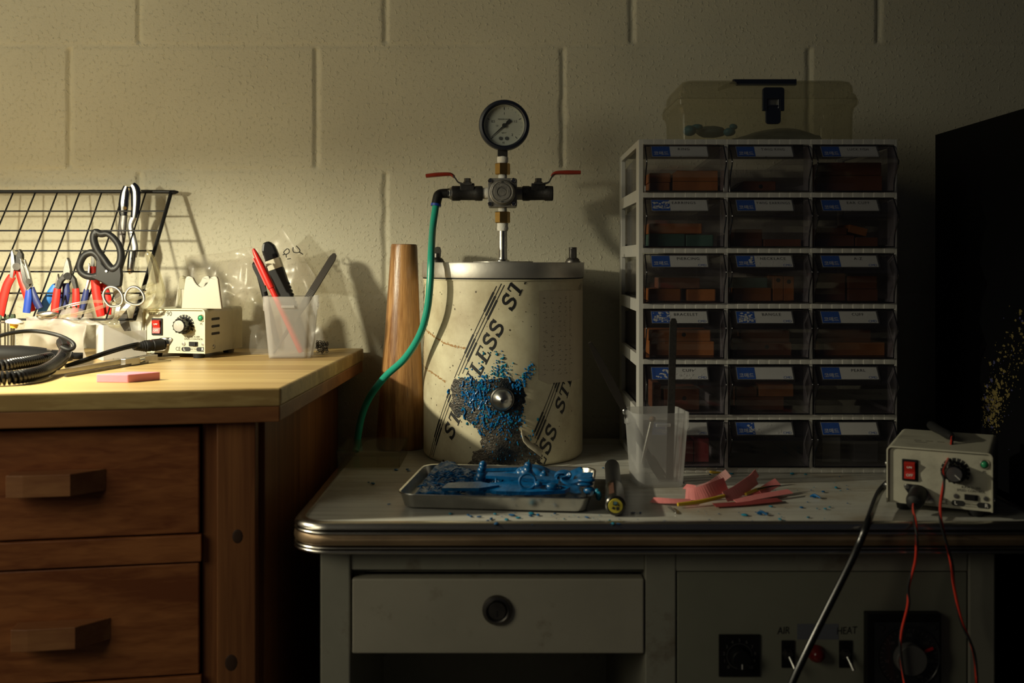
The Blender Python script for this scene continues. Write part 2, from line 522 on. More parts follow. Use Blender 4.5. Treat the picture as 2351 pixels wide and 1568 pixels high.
# ------------------------------------------------------------------ the setting: block wall and floor
def wall_mat():
    m, nt, N, L = _nt('painted_block')
    b = N['Principled BSDF']
    b.inputs['Roughness'].default_value = 0.62
    tc = N.new('ShaderNodeTexCoord')
    n = N.new('ShaderNodeTexNoise'); n.inputs['Scale'].default_value = 5; n.inputs['Detail'].default_value = 6
    L.new(tc.outputs['Object'], n.inputs['Vector'])
    r = N.new('ShaderNodeValToRGB')
    r.color_ramp.elements[0].color = (0.51, 0.478, 0.365, 1); r.color_ramp.elements[1].color = (0.575, 0.545, 0.42, 1)
    r.color_ramp.elements[0].position = 0.3; r.color_ramp.elements[1].position = 0.7
    L.new(n.outputs['Fac'], r.inputs[0])
    # tiny dark pinholes and specks in the paint
    vo = N.new('ShaderNodeTexVoronoi'); vo.inputs['Scale'].default_value = 26
    L.new(tc.outputs['Object'], vo.inputs['Vector'])
    lt = N.new('ShaderNodeMath'); lt.operation = 'LESS_THAN'; lt.inputs[1].default_value = 0.045
    L.new(vo.outputs['Distance'], lt.inputs[0])
    mx = N.new('ShaderNodeMixRGB'); mx.inputs[2].default_value = (0.26, 0.22, 0.15, 1)
    ml = N.new('ShaderNodeMath'); ml.operation = 'MULTIPLY'; ml.inputs[1].default_value = 0.35
    L.new(lt.outputs[0], ml.inputs[0]); L.new(ml.outputs[0], mx.inputs[0]); L.new(r.outputs[0], mx.inputs[1])
    L.new(mx.outputs[0], b.inputs['Base Color'])
    n1 = N.new('ShaderNodeTexNoise'); n1.inputs['Scale'].default_value = 175; n1.inputs['Detail'].default_value = 4
    n2 = N.new('ShaderNodeTexNoise'); n2.inputs['Scale'].default_value = 420; n2.inputs['Detail'].default_value = 2
    L.new(tc.outputs['Object'], n1.inputs['Vector']); L.new(tc.outputs['Object'], n2.inputs['Vector'])
    # raised worm-like paint lumps
    r1 = N.new('ShaderNodeValToRGB'); r1.color_ramp.elements[0].position = 0.56; r1.color_ramp.elements[1].position = 0.82
    L.new(n1.outputs['Fac'], r1.inputs[0])
    ad = N.new('ShaderNodeMath'); ad.operation = 'MULTIPLY_ADD'; ad.inputs[1].default_value = 0.30
    L.new(n2.outputs['Fac'], ad.inputs[0]); L.new(r1.outputs[0], ad.inputs[2])
    bp = N.new('ShaderNodeBump'); bp.inputs['Strength'].default_value = 0.62; bp.inputs['Distance'].default_value = 0.0020
    L.new(ad.outputs[0], bp.inputs['Height']); L.new(bp.outputs[0], b.inputs['Normal'])
    return m

def build_wall():
    S = WALL / F
    rows_v = [104 - 286 * 2, 104 - 286, 104, 390, 676, 962, 1248, 1534]
    zr = [ZC - (v - HY) * S for v in rows_v]                 # bed joint heights
    def joints(off): return [(off + 566 * k - CX) * S for k in range(-4, 7)]
    xs = np.unique(np.concatenate([np.linspace(-3.2, -1.15, 12), np.arange(-1.15, 1.15, 0.0032), np.linspace(1.15, 2.6, 12)]))
    zs = np.unique(np.concatenate([np.linspace(0, 0.55, 8), np.arange(0.55, 1.62, 0.0032), np.linspace(1.62, 2.8, 8)]))
    X, Z = np.meshgrid(xs, zs)
    rng = np.random.default_rng(4)
    def wob(A, f, seed):
        r = np.random.default_rng(seed + 1000); out = np.zeros_like(A)
        for _ in range(7):
            out += np.sin(A * f * r.uniform(.5, 2.2) + r.uniform(0, 6.28)) / 7
        return out
    depth = np.zeros_like(X)
    for i, z in enumerate(zr):
        d = np.abs(Z - z - 0.0012 * wob(X, 60, i + 3))
        amp = 0.0012 + 0.0010 * wob(X, 22, i + 20) + 0.0005 * wob(X, 160, i + 40)
        depth += np.clip(amp, 0.0002, 1) * np.clip(1 - d / 0.006, 0, 1) ** 1.0
        lo = zr[i + 1] if i + 1 < len(zr) else -9
        band = (Z < z - 0.004) & (Z > lo + 0.004)
        for x in joints(885 if i % 2 else 160 + 566):
            w = 0.0050 + 0.0012 * wob(Z, 50, i + int(x * 50) + 90)
            d = np.abs(X - x - 0.0010 * wob(Z, 70, i + int(x * 70) + 9))
            depth += band * 0.0040 * np.clip((w - d) / 0.0022, 0, 1)
    # slight unevenness of the block faces
    depth += 0.0006 * wob(X + 0.7 * Z, 18, 77) + 0.0005 * wob(Z - 0.4 * X, 25, 78)
    Y = WALL + depth
    V = np.stack([X.ravel(), Y.ravel(), Z.ravel()], 1)
    nx, nz = len(xs), len(zs)
    idx = np.arange(nx * nz).reshape(nz, nx)
    q = np.stack([idx[:-1, :-1].ravel(), idx[:-1, 1:].ravel(), idx[1:, 1:].ravel(), idx[1:, :-1].ravel()], 1)
    # back face so that the wall has thickness
    k = len(V)
    V = np.vstack([V, [[xs[0], WALL + .15, 0], [xs[-1], WALL + .15, 0], [xs[-1], WALL + .15, zs[-1]], [xs[0], WALL + .15, zs[-1]]]])
    me = bpy.data.meshes.new('wall_back')
    me.from_pydata(V.tolist(), [], q.tolist() + [[k, k + 3, k + 2, k + 1]])
    me.polygons.foreach_set('use_smooth', [True] * len(me.polygons))
    me.materials.append(wall_mat())
    o = bpy.data.objects.new('wall_back', me)
    COL.objects.link(o)
    struct(o)
build_wall()
struct(MB().box(-3.2, 2.6, -2.6, WALL + .15, -0.06, 0.0).build('floor', 'floor_concrete'))
# ------------------------------------------------------------------ wooden workbench on the left
def build_bench():
    t = thing('workbench', (-0.6, 1.35, FLOOR), 'wooden workbench with pale top and orange-brown drawers, left of the metal desk', 'workbench')
    Fc, Fl = (-0.259, 1.172), (-1.30, 0.995)
    top = [Fc, (-0.242, 1.704), (-1.30, 1.704), Fl]
    m = MB(); m.prism(top, BENCH - 0.0205, BENCH)
    m.build('worktop', 'bench_top', t, bevel=0.0022)
    sh = 0.0015
    low = [(Fc[0] - sh, Fc[1] + sh), (-0.242 - sh, 1.703), (-1.298, 1.703), (Fl[0] + sh, Fl[1] + sh)]
    m = MB(); m.prism(low, BENCH - 0.0385, BENCH - 0.0205)
    m.build('edge_band', 'bench_band', t, bevel=0.0015)['label'] = 'darker red-brown under layer of the worktop'
    # front frame in a plane parallel to the front edge of the top
    a = math.atan2(Fc[1] - Fl[1], Fc[0] - Fl[0])
    corner = (-0.2895, 1.1815)
    T = Tr(corner[0], corner[1], 0) @ Matrix.Rotation(a, 4, 'Z')
    zt = BENCH - 0.0385
    m = MB(T)
    m.box(-0.043, 0, 0, 0.045, 0.0, zt)
    m.box(-0.060, -0.043, 0.012, 0.045, 0.0, zt)
    m.build('corner_post', 'bench_post', t, bevel=0.0015)
    for x, z, rr in ((-0.020, 0.720, 0.006), (-0.027, 0.578, 0.007)):
        k = MB(T); k.sphere((x, 0.0, z), (rr, 0.0006, rr * 1.35), 12); k.build('knot', 'knot', t)['label'] = 'dark knot in the corner post'
    m = MB(T); m.box(-0.455, -0.410, 0, 0.045, 0.0, zt); m.build('corner_post', 'bench_post', t, bevel=0.0015)
    # side, back and inner panels
    m = MB()
    m.prism([(-0.2895, 1.225), (-0.281, 1.69), (-0.296, 1.69), (-0.3045, 1.225)], 0.03, zt)
    m.build('side_panel', 'bench_post', t, bevel=0.001)
    m = MB(); m.box(-0.72, -0.30, 1.672, 1.69, 0.03, zt); m.build('back_panel', 'bench_post', t)
    m = MB(T); m.box(-0.455, -0.440, 0.045, 0.50, 0.03, zt); m.build('inner_panel', 'bench_post', t)
    rows = [(0.7245, 0.8440), (0.5660, 0.6905), (0.30, 0.530), (0.06, 0.27)]
    zs = [zt] + [z for r in rows for z in (r[1] + 0.002, r[0] - 0.002)]
    for k in range(1, len(rows) + 1):
        z1 = rows[k - 1][0] - 0.002
        z0 = rows[k][1] + 0.002 if k < len(rows) else 0.03
        m = MB(T); m.box(-0.410, -0.060, 0.004, 0.030, z0, z1); m.build('rail', 'bench_front', t, bevel=0.001)
    for k, (z0, z1) in enumerate(rows):
        m = MB(T)
        m.box(-0.408, -0.0625, 0.006, 0.026, z0, z1)
        m.box(-0.400, -0.075, 0.026, 0.36, z0 + 0.01, z1 - 0.02)
        d = m.build('drawer', 'bench_front', t, bevel=0.0015)
        if k < 2:
            hz = 0.7875 if k == 0 else 0.622
            hx = -0.212 if k == 0 else -0.207
            h = MB(T @ Tr(hx, 0.006, hz))
            # block pull: broad at the drawer, narrower face, slanted right end
            out = [(-0.048, 0.0), (-0.048, -0.024), (-0.030, -0.026), (0.018, -0.026), (0.050, 0.0)]
            h.prism(out, -0.0115, 0.0125)
            h.build('handle', 'handle_wood', d, bevel=0.0008)['label'] = 'chunky wooden block handle'
build_bench()

# ------------------------------------------------------------------ metal desk
def build_desk():
    t = thing('metal_desk', (0.17, 1.42, FLOOR), 'grey metal desk with ribbed edge trim, a locked drawer and a control panel', 'desk')
    x0, x1, y0, y1 = -0.246, 0.60, 1.138, 1.700
    r = 0.045
    m = MB(); m.prism(rrect(x0 + 0.009, x1 - 0.009, y0 + 0.009, y1, r - 0.008, 8), DESK - 0.030, DESK - 0.0008)
    m.build('desktop', 'laminate', t, bevel=0.0006)
    # ribbed trim swept round the left side, front and right side
    path, nrm = [], []
    def arc(cx, cy, a0, a1, n=12):
        for k in range(n + 1):
            a = R(a0 + (a1 - a0) * k / n)
            path.append((cx, cy)); nrm.append((math.cos(a), math.sin(a)))
    path.append((x0 + r, y1)); nrm.append((-1, 0))
    arc(x0 + r, y0 + r, 180, 270)
    arc(x1 - r, y0 + r, 270, 360)
    path.append((x1 - r, y1)); nrm.append((1, 0))
    h = 0.0325
    def sweep(prof, name, mt, lab=None):
        vs, fs = [], []
        n = len(prof)
        for (px, py), (ux, uy) in zip(path, nrm):
            for d, z in prof:
                vs.append((px + ux * (r + d), py + uy * (r + d), DESK + z))
        for i in range(len(path) - 1):
            for k in range(n):
                l = (k + 1) % n
                fs.append((i * n + k, i * n + l, (i + 1) * n + l, (i + 1) * n + k))
        fs += [tuple(range(n))[::-1], tuple((len(path) - 1) * n + k for k in range(n))]
        o = MB().add(vs, fs, 0, True).build(name, mt, t, angle=50)
        if lab: o['label'] = lab
    def bead(zc, rad, d0, lead=()):
        return [(d0 + rad * math.cos(R(a)), zc + rad * math.sin(R(a))) for a in range(-100, 101, 20)]
    top = [(-0.013, -0.002), (-0.013, 0.0012)] + [(-0.0085, 0.0014), (-0.0055, 0.0008), (-0.003, -0.0006), (-0.0012, -0.0026), (-0.0006, -0.0048), (-0.0018, -0.0064), (-0.0045, -0.0070), (-0.009, -0.0070)]
    sweep(top[::-1], 'edge_trim', 'trim_metal', 'rounded top bead of the metal edge trim')
    mid1 = [(-0.010, -0.0078)] + [(-0.0030 + 0.0026 * math.cos(R(a)), -0.0098 + 0.0020 * math.sin(R(a))) for a in range(90, -91, -30)] + [(-0.010, -0.0118)]
    sweep(mid1[::-1], 'edge_trim', 'trim_metal', 'thin ridge of the metal edge trim')
    band = [(-0.010, -0.0118), (-0.0020, -0.0120), (-0.0008, -0.0140), (-0.0002, -0.0175), (-0.0008, -0.0212), (-0.0020, -0.0232), (-0.010, -0.0234)]
    sweep(band[::-1], 'trim_band', 'trim_band', 'brownish flat band in the middle of the edge trim')
    mid2 = [(-0.010, -0.0242)] + [(-0.0030 + 0.0026 * math.cos(R(a)), -0.0258 + 0.0014 * math.sin(R(a))) for a in range(90, -91, -30)] + [(-0.010, -0.0274)]
    sweep(mid2[::-1], 'edge_trim', 'trim_metal', 'thin lower ridge of the metal edge trim')
    bot = [(-0.012, -0.0280)] + [(-0.0028 + 0.0026 * math.cos(R(a)), -0.0302 + 0.0022 * math.sin(R(a))) for a in range(90, -91, -30)] + [(-0.012, -0.0325)]
    sweep(bot[::-1], 'edge_trim', 'trim_metal', 'rounded bottom bead of the metal edge trim')
    # body below the top
    yb = 1.165
    X = lambda u: (u - CX) * yb / F
    Zv = lambda v: ZC - (v - HY) * yb / F
    zt = DESK - 0.0325
    xL, xa, xb, xc, xd, xR = X(735), X(804), X(1481), X(1552), X(2222), X(2285)
    m = MB()
    m.box(xL, xa, yb, yb + 0.03, 0.0, zt)
    m.box(xL, xL + 0.012, yb + 0.03, 1.66, 0.0, zt)
    m.build('side_frame', 'desk_paint', t, bevel=0.0018)
    m = MB()
    m.box(xb, xc, yb, yb + 0.03, 0.0, zt)
    m.build('centre_post', 'desk_paint', t, bevel=0.0015)
    m = MB()
    m.box(xd + 0.001, xR, yb, yb + 0.03, 0.0, zt)
    m.box(xR - 0.012, xR, yb + 0.03, 1.66, 0.0, zt)
    m.build('side_frame', 'desk_paint', t, bevel=0.0018)
    m = MB(); m.box(xa, xb, yb + 0.003, yb + 0.02, Zv(1310), zt); m.box(xa, xb, yb + 0.02, yb + 0.03, Zv(1326), zt)
    m.build('rail', 'desk_paint', t, bevel=0.001)
    m = MB(); m.box(xc, xd, yb + 0.001, yb + 0.02, Zv(1312), zt); m.build('rail', 'desk_paint', t, bevel=0.001)
    m = MB(); m.box(xL + 0.012, xR - 0.012, 1.645, 1.66, 0.10, zt); m.build('back_panel', 'desk_paint', t)
    m = MB(); m.box(xb, xb + 0.012, yb + 0.03, 1.645, 0.05, zt); m.build('inner_panel', 'desk_paint', t)
    # drawer with round lock plate
    m = MB(); m.box(X(809), X(1478), yb - 0.002, yb + 0.018, Zv(1499), Zv(1328))
    m.box(X(822), X(1466), yb + 0.018, 1.56, Zv(1490), Zv(1345))
    d = m.build('drawer', 'desk_drawer_paint', t, bevel=0.0016)
    c = P(1141.5, 1400, yb - 0.002)
    m = MB(Tr(*c) @ Rx(90))
    m.lathe([(0.0, 0), (0.0166, 0), (0.0166, 0.0022), (0.0152, 0.0046), (0.0126, 0.0052), (0.0108, 0.0036), (0.0103, 0.0026), (0.0100, 0.0040), (0.0094, 0.0050), (0, 0.0050)], 40)
    lk = m.build('lock_plate', 'dark_steel', d)
    lk['label'] = 'round dark metal drawer lock'
    m = MB(Tr(*c) @ Rx(90)); m.box(-0.0011, 0.0011, -0.0062, 0.0002, 0.0048, 0.0053); m.build('keyhole', 'ink', lk)
    # control panel door
    m = MB(); m.box(xc + 0.0015, xd - 0.0005, yb + 0.001, yb + 0.016, 0.10, Zv(1314))
    pn = m.build('control_panel', 'desk_panel_paint', t, bevel=0.001)
    yp = yb + 0.001
    Q = lambda u, v, dy=0.0: P(u, v, yp) + Vector((0, dy, 0))
    def rect(m, u0, u1, v0, v1, th, mi=0):
        a, b = Q(u0, v1), Q(u1, v0)
        m.box(a.x, b.x, yp - th, yp + 0.001, a.z, b.z, mi)
    # timer dial
    m = MB(); rect(m, 1650, 1744, 1456, 1552, 0.0018)
    for k in range(11):
        a = R(225 - 27 * k)
        p = Q(1697, 1505); m.text(str(k), 0.0052, face((p.x + 0.0175 * math.cos(a), yp - 0.0020, p.z + 0.0175 * math.sin(a))), 1)
    p = Q(1697, 1505)
    m.add([(p.x + rr * math.cos(2 * PI * k / 40), yp - 0.0020, p.z + rr * math.sin(2 * PI * k / 40)) for k in range(31) for rr in (0.0138, 0.0142)],
          [(2 * k, 2 * k + 1, 2 * k + 3, 2 * k + 2) for k in range(30)], 1, False)
    pl = m.build('dial_plate', ['black_plastic', 'cast_metal'], pn)
    m = MB(Tr(p.x, yp - 0.0018, p.z) @ Rx(90))
    m.lathe([(0, 0), (0.0108, 0), (0.0105, 0.012), (0.0095, 0.0132), (0, 0.0135)], 28)
    m.box(-0.0006, 0.0006, -0.0095, -0.004, 0.0134, 0.0139, 1)
    m.build('knob', ['black_plastic', 'white_ink'], pl)
    # toggles, pilot lamp, handwriting
    for u, word, wu in ((1808, 'AIR', 1798), (1940, 'HEAT', 1943)):
        m = MB(); rect(m, u - 14, u + 16, 1470, 1532, 0.0012)
        pl = m.build('switch_plate', 'black_plastic', pn)
        c = Q(u - 1, 1499)
        m = MB(Tr(c.x, yp - 0.0012, c.z) @ Rx(90)); m.lathe([(0, 0), (0.0062, 0), (0.0062, 0.003), (0.0040, 0.003), (0.0040, 0.0065), (0, 0.0065)], 6, 0)
        bs = m.build('switch_collar', 'dark_steel', pl)
        m = MB(); m.tube([(c.x, yp - 0.005, c.z), (c.x + 0.003, yp - 0.012, c.z - 0.008), (c.x + 0.005, yp - 0.016, c.z - 0.0135)], [0.0012, 0.0016, 0.0022], 10, sub=3)
        m.build('toggle_lever', 'steel', pl)
        m = MB(); m.text(word, 0.0115, face(Q(wu, 1448, -0.0004)) @ Rz(3), 0, shear=0.15, sx=0.8)
        m.build('handwriting', 'ink', pn)
    c = Q(1873, 1499)
    m = MB(Tr(c.x, yp, c.z) @ Rx(90)); m.lathe([(0, 0), (0.0095, 0), (0.0095, 0.003), (0.0085, 0.0035), (0.0082, 0.008), (0.006, 0.0125), (0.003, 0.0142), (0, 0.0147)], 24)
    m.build('pilot_lamp', mat('lamp_red', (0.16, 0.008, 0.006), 0.2), pn)
    m = MB(); rect(m, 1830, 1925, 1432, 1468, 0.0003); m.build('tape_strip', mat('tape_blue', (0.16, 0.17, 0.20), 0.5), pn)
    # temperature controller
    m = MB(); rect(m, 1983, 2152, 1402, 1572, 0.011)
    bx = m.build('controller_case', 'black_plastic', pn, bevel=0.001)
    m = MB(); a, b = Q(2000, 1566), Q(2146, 1420)
    m.box(a.x, b.x, yp - 0.0125, yp - 0.011, a.z, b.z)
    for u, v in ((2013, 1432), (2132, 1430)):
        c = Q(u, v); m.cyl((c.x, yp - 0.0138, c.z), (c.x, yp - 0.012, c.z), 0.0035, n=14)
    fc = m.build('controller_face', mat('face_grey', (0.030, 0.032, 0.036), 0.3), bx)
    c = Q(2076, 1499)
    m = MB(Tr(c.x, yp - 0.0125, c.z) @ Rx(90))
    m.lathe([(0.0345, 0), (0.0355, 0.0012), (0.0340, 0.0015), (0.033, 0.0006), (0, 0.0006)], 56)
    for k in range(31):
        a = R(240 - 10 * k)
        m.add([(rr * math.cos(a) + w * math.sin(a), rr * math.sin(a) - w * math.cos(a), 0.0009) for rr, w in ((0.0285, -0.0002), (0.0285, 0.0002), (0.0318, 0.0002), (0.0318, -0.0002))], [(0, 1, 2, 3)], 1, False)
    for k in range(7):
        a = R(240 - 50 * k); m.text(str(k * 50), 0.0045, Tr(0.0245 * math.cos(a), 0.0245 * math.sin(a), 0.0009), 1)
    dl = m.build('dial', [mat('dial_dark', (0.022, 0.024, 0.027), 0.3), 'cast_metal'], bx)
    m = MB(Tr(c.x, yp - 0.012, c.z) @ Rx(90)); m.lathe([(0, 0), (0.0172, 0), (0.0168, 0.010), (0.0160, 0.012), (0, 0.012)], 40)
    m.build('knob', mat('knob_grey', (0.13, 0.125, 0.12), 0.45), bx)
    a = R(22); m = MB(Tr(c.x, yp - 0.0135, c.z) @ Rx(90) @ Matrix.Rotation(a, 4, 'Z')); m.box(0.0165, 0.0285, -0.0014, 0.0014, 0.0, 0.0022)
    m.build('pointer', mat('pointer_red', (0.55, 0.012, 0.012), 0.4), bx, bevel=0.0004)
build_desk()

# ------------------------------------------------------------------ black cabinet at the right edge
def build_black():
    m = MB()
    rng = random.Random(5)
    x = 0.648
    m.box(x, 1.30, 0.86, 1.60, 0.0, 1.2235)
    def fleck(y, z, ry, rz, mi):
        n = 9; ph = rng.uniform(0, 6)
        vs = [(x - 0.0004, y, z)]
        vs += [(x - 0.0003, y + ry * math.cos(2 * PI * k / n) * (1 + .3 * math.sin(3 * k + ph)), z + rz * math.sin(2 * PI * k / n) * (1 + .3 * math.cos(2 * k + ph))) for k in range(n)]
        m.add(vs, [(0, (k + 1) % n + 1, k + 1) for k in range(n)], mi, False)
    for k in range(560):
        # dense clump low down, thinning upwards along a slanted trail
        if rng.random() < 0.55:
            u, v = rng.gauss(2279, 14), rng.gauss(930, 24)
        else:
            s = rng.random(); u, v = 2262 + 95 * s + rng.gauss(0, 15), 960 - 200 * s + rng.gauss(0, 40)
        if u < 2252: continue
        Y = x * F / (u - CX)
        z = ZC - (v - HY) * Y / F
        sz = rng.choice([0.0004, 0.0005, 0.0006, 0.0008, 0.0011, 0.0018])
        fleck(Y, z, sz * rng.uniform(1.2, 2.6), sz * rng.uniform(0.7, 1.6), 1 if rng.random() < 0.88 else 2)
    o = m.build('cabinet', ['black_cabinet', 'ochre_paint', 'violet_paint'], bevel=0.0)
    tag(o, 'tall black cabinet with ochre paint flecks at the right edge of the picture', 'cabinet')
build_black()
# ------------------------------------------------------------------ pressure pot
TX, TY, TR = -0.0134, 1.572, 0.1192
def build_tank():
    t = thing('pressure_pot', (TX, TY, DESK), 'large cream film-wrapped pressure pot with gauge and two valves, standing on the desk', 'pressure pot')
    rng = random.Random(11)
    C = Tr(TX, TY, 0)
    def wrap(s, z, d=0.0):                      # point on the shell: s metres along the skin from the front, height z
        a = s / TR
        return Vector((TX + (TR + d) * math.sin(a), TY - (TR + d) * math.cos(a), z))
    def skin(u, v):                             # photograph to skin coordinates
        a = math.asin(max(-0.99, min(0.99, (u - 1155) / 182.0)))
        Y = TY - TR * math.cos(a)
        return a * TR, ZC - (v - HY) * Y / F
    zb, zt = DESK + 0.0, 1.0030
    film = mat('film', (0.69, 0.635, 0.445), 0.42, var=0.06, scale=(14, 14, 5), dirt=(0.30, 0.22, 0.12), dscale=9, dlo=0.44, dhi=0.80, bump=0.05, bscale=60)
    m = MB(C)
    prof = [(0, zb), (TR - 0.004, zb), (TR - 0.001, zb + 0.003)]
    prof += [(TR, zb + 0.006 + (zt - zb - 0.006) * k / 12) for k in range(13)] + [(TR + 0.0015, zt), (TR + 0.0015, zt + 0.0015), (TR - 0.01, zt + 0.0015)]
    m.lathe(prof, 128)
    m.T = Matrix.Identity(4)
    # torn-away film: bare scratched steel round the spout and down to the base
    px = [(1042, 888), (1050, 872), (1068, 866), (1085, 874), (1098, 880), (1118, 872), (1142, 868), (1172, 872), (1196, 882), (1204, 905), (1200, 935),
          (1194, 955), (1192, 990), (1206, 1004), (1226, 1020), (1240, 1032), (1238, 1052), (1222, 1066), (1084, 1066), (1094, 1040), (1112, 1030), (1108, 1000),
          (1098, 978), (1084, 968), (1072, 956), (1054, 958), (1043, 940), (1047, 915)]
    poly = [skin(*p) for p in px]
    def inside(x, y):
        c = False
        for (x1, y1), (x2, y2) in zip(poly, poly[1:] + poly[:1]):
            if (y1 > y) != (y2 > y) and x < (x2 - x1) * (y - y1) / (y2 - y1) + x1:
                c = not c
        return c
    ss = [p[0] for p in poly]; zz = [max(p[1], zb + 0.001) for p in poly]
    st = 0.0011
    vid = {}; vs = []; fs = []
    def gv(i, j):
        if (i, j) not in vid:
            vid[(i, j)] = len(vs)
            s_, z_ = min(ss) + i * st, min(zz) + j * st
            jx, jz = rng.uniform(-.3, .3) * st, rng.uniform(-.3, .3) * st
            vs.append(wrap(s_ + jx, z_ + jz, 0.00025))
        return vid[(i, j)]
    for i in range(int((max(ss) - min(ss)) / st) + 1):
        for j in range(int((max(zz) - min(zz)) / st) + 1):
            s_, z_ = min(ss) + (i + .5) * st, min(zz) + (j + .5) * st
            w = Vector((s_ * 160, z_ * 160, 0))
            dx, dz = noise.noise(w) * 0.0035, noise.noise(w + Vector((9, 3, 1))) * 0.0035
            if inside(s_ + dx, z_ + dz):
                fs.append((gv(i, j), gv(i + 1, j), gv(i + 1, j + 1), gv(i, j + 1)))
    m.add(vs, fs, 1, True)
    # printed band: three rules with thick stretches, and the slanted lettering
    ang = math.atan2(0.245, 0.12)
    d = Vector((math.cos(ang), math.sin(ang))); n = Vector((-d.y, d.x))
    zlo, zhi = zb + 0.002, zt - 0.002
    def quad(base, a0, a1, b0, b1):
        k = max(1, int((a1 - a0) / 0.006))
        for q in range(k):
            A, Bq = a0 + (a1 - a0) * q / k, a0 + (a1 - a0) * (q + 1) / k
            ps = [base + d * A + n * b0, base + d * Bq + n * b0, base + d * Bq + n * b1, base + d * A + n * b1]
            if all(zlo < p.y < zhi and abs(p.x) < 0.172 and not (inside(p.x, p.y)) for p in ps):
                m.add([wrap(p.x, p.y, 0.0003) for p in ps], [(0, 1, 2, 3)], 2, False)
    # slab-serif capitals drawn as strokes: (polyline, half width)
    GL = {
        'T': (.80, [([(0, .95), (.8, .95)], .055), ([(.4, 0), (.4, .95)], .105), ([(.18, .035), (.62, .035)], .04), ([(.03, .98), (.03, .70)], .04), ([(.77, .98), (.77, .70)], .04)]),
        'E': (.78, [([(.22, 0), (.22, 1)], .105), ([(.03, .955), (.74, .955)], .05), ([(.22, .5), (.54, .5)], .045), ([(.03, .045), (.74, .045)], .05), ([(.71, .98), (.71, .72)], .04), ([(.71, .02), (.71, .30)], .04), ([(.54, .36), (.54, .64)], .035)]),
        'L': (.76, [([(.24, 0), (.24, 1)], .105), ([(.03, .045), (.72, .045)], .05), ([(.70, .02), (.70, .34)], .04), ([(.03, .965), (.46, .965)], .04)]),
        'A': (.88, [([(.12, 0), (.44, 1)], .05), ([(.42, 1), (.74, 0)], .105), ([(.22, .33), (.62, .33)], .045), ([(0, .035), (.28, .035)], .04), ([(.55, .035), (.90, .035)], .04)]),
        'I': (.46, [([(.22, 0), (.22, 1)], .105), ([(.02, .035), (.42, .035)], .04), ([(.02, .965), (.42, .965)], .04)]),
        'N': (.90, [([(.16, 0), (.16, 1)], .05), ([(.16, .98), (.72, .02)], .10), ([(.72, 0), (.72, 1)], .05), ([(0, .035), (.32, .035)], .04), ([(.56, .965), (.88, .965)], .04), ([(0, .965), (.20, .965)], .04)]),
        'S': (.80, [([(.67, .72), (.60, .88), (.42, .955), (.22, .91), (.13, .76), (.20, .62), (.42, .52), (.64, .41), (.71, .24), (.62, .09), (.40, .04), (.18, .10), (.10, .27)], .088), ([(.69, .66), (.69, .98)], .04), ([(.08, .02), (.08, .34)], .04)]),
        '.': (.35, [([(.08, .08), (.24, .08)], .085)]),
    }
    def letter(base, word, pos, size):
        ch, x0 = size * 0.74, pos
        for c in word:
            w, strokes = GL[c]
            for pts, hw in strokes:
                pl = [Vector(p) for p in pts]
                fine = []
                for i in range(len(pl) - 1):
                    k_ = 2 if len(pl) > 2 else 6
                    p0, p1, p2, p3 = pl[max(i - 1, 0)], pl[i], pl[i + 1], pl[min(i + 2, len(pl) - 1)]
                    for q in range(k_):
                        u = q / k_
                        fine.append(0.5 * ((2 * p1) + (p2 - p0) * u + (2 * p0 - 5 * p1 + 4 * p2 - p3) * u * u + (3 * p1 - p0 - 3 * p2 + p3) * u ** 3) if len(pl) > 2 else p1.lerp(p2, u))
                fine.append(pl[-1])
                edge = []
                for i, p in enumerate(fine):
                    tg = (fine[min(i + 1, len(fine) - 1)] - fine[max(i - 1, 0)]).normalized()
                    nn = Vector((-tg.y, tg.x)) * hw
                    edge.append((p + nn, p - nn))
                def tr(p):
                    x_, y_ = p.x + .24 * p.y, p.y
                    g_ = base + d * (x0 + x_ * ch * 1.12) + n * ((y_ - .5) * ch)
                    g_.y = max(zlo, min(zhi, g_.y)); return g_
                for (a0, b0), (a1, b1) in zip(edge, edge[1:]):
                    ps = [tr(b0), tr(b1), tr(a1), tr(a0)]
                    cc = sum(ps, Vector((0, 0))) / 4
                    if all(p.y in (zlo, zhi) for p in ps) or abs(cc.x) > .17 or inside(cc.x, cc.y): continue
                    m.add([wrap(p.x, p.y, 0.0003) for p in ps], [(0, 1, 2, 3)], 2, False)
            x0 += (w + .14) * ch * 1.12
    for s0, off in ((-0.1200, 0.0), (0.0340, -0.165), (0.188, 0.0), (-0.274, 0.02)):
        base = Vector((s0, 0.757))
        for k in range(3):
            b = 0.0045 * (k - 1)
            quad(base, -0.02, 0.36, b - 0.0005, b + 0.0005)
            for a in (0.012, 0.078, 0.150, 0.216):
                quad(base, a + off * .3 + k * 0.004, a + off * .3 + 0.030 + k * 0.004, b - 0.0014, b + 0.0014)
        nb = base - n * 0.0205
        letter(nb, 'STEEL.', -0.106 + off, 0.027)
        letter(nb, 'STAINLESS', 0.036 + off, 0.027)
        letter(nb, 'STEEL.', 0.240 + off, 0.027)
    # old tape ghost lines on the left: rust-brown stain
    stain = [((976, 752), (1000, 770)), ((1000, 770), (1030, 788)), ((1030, 788), (1072, 800)), ((974, 840), (1000, 856)), ((1000, 856), (1032, 876)), ((976, 745), (975, 800)), ((975, 800), (976, 845))]
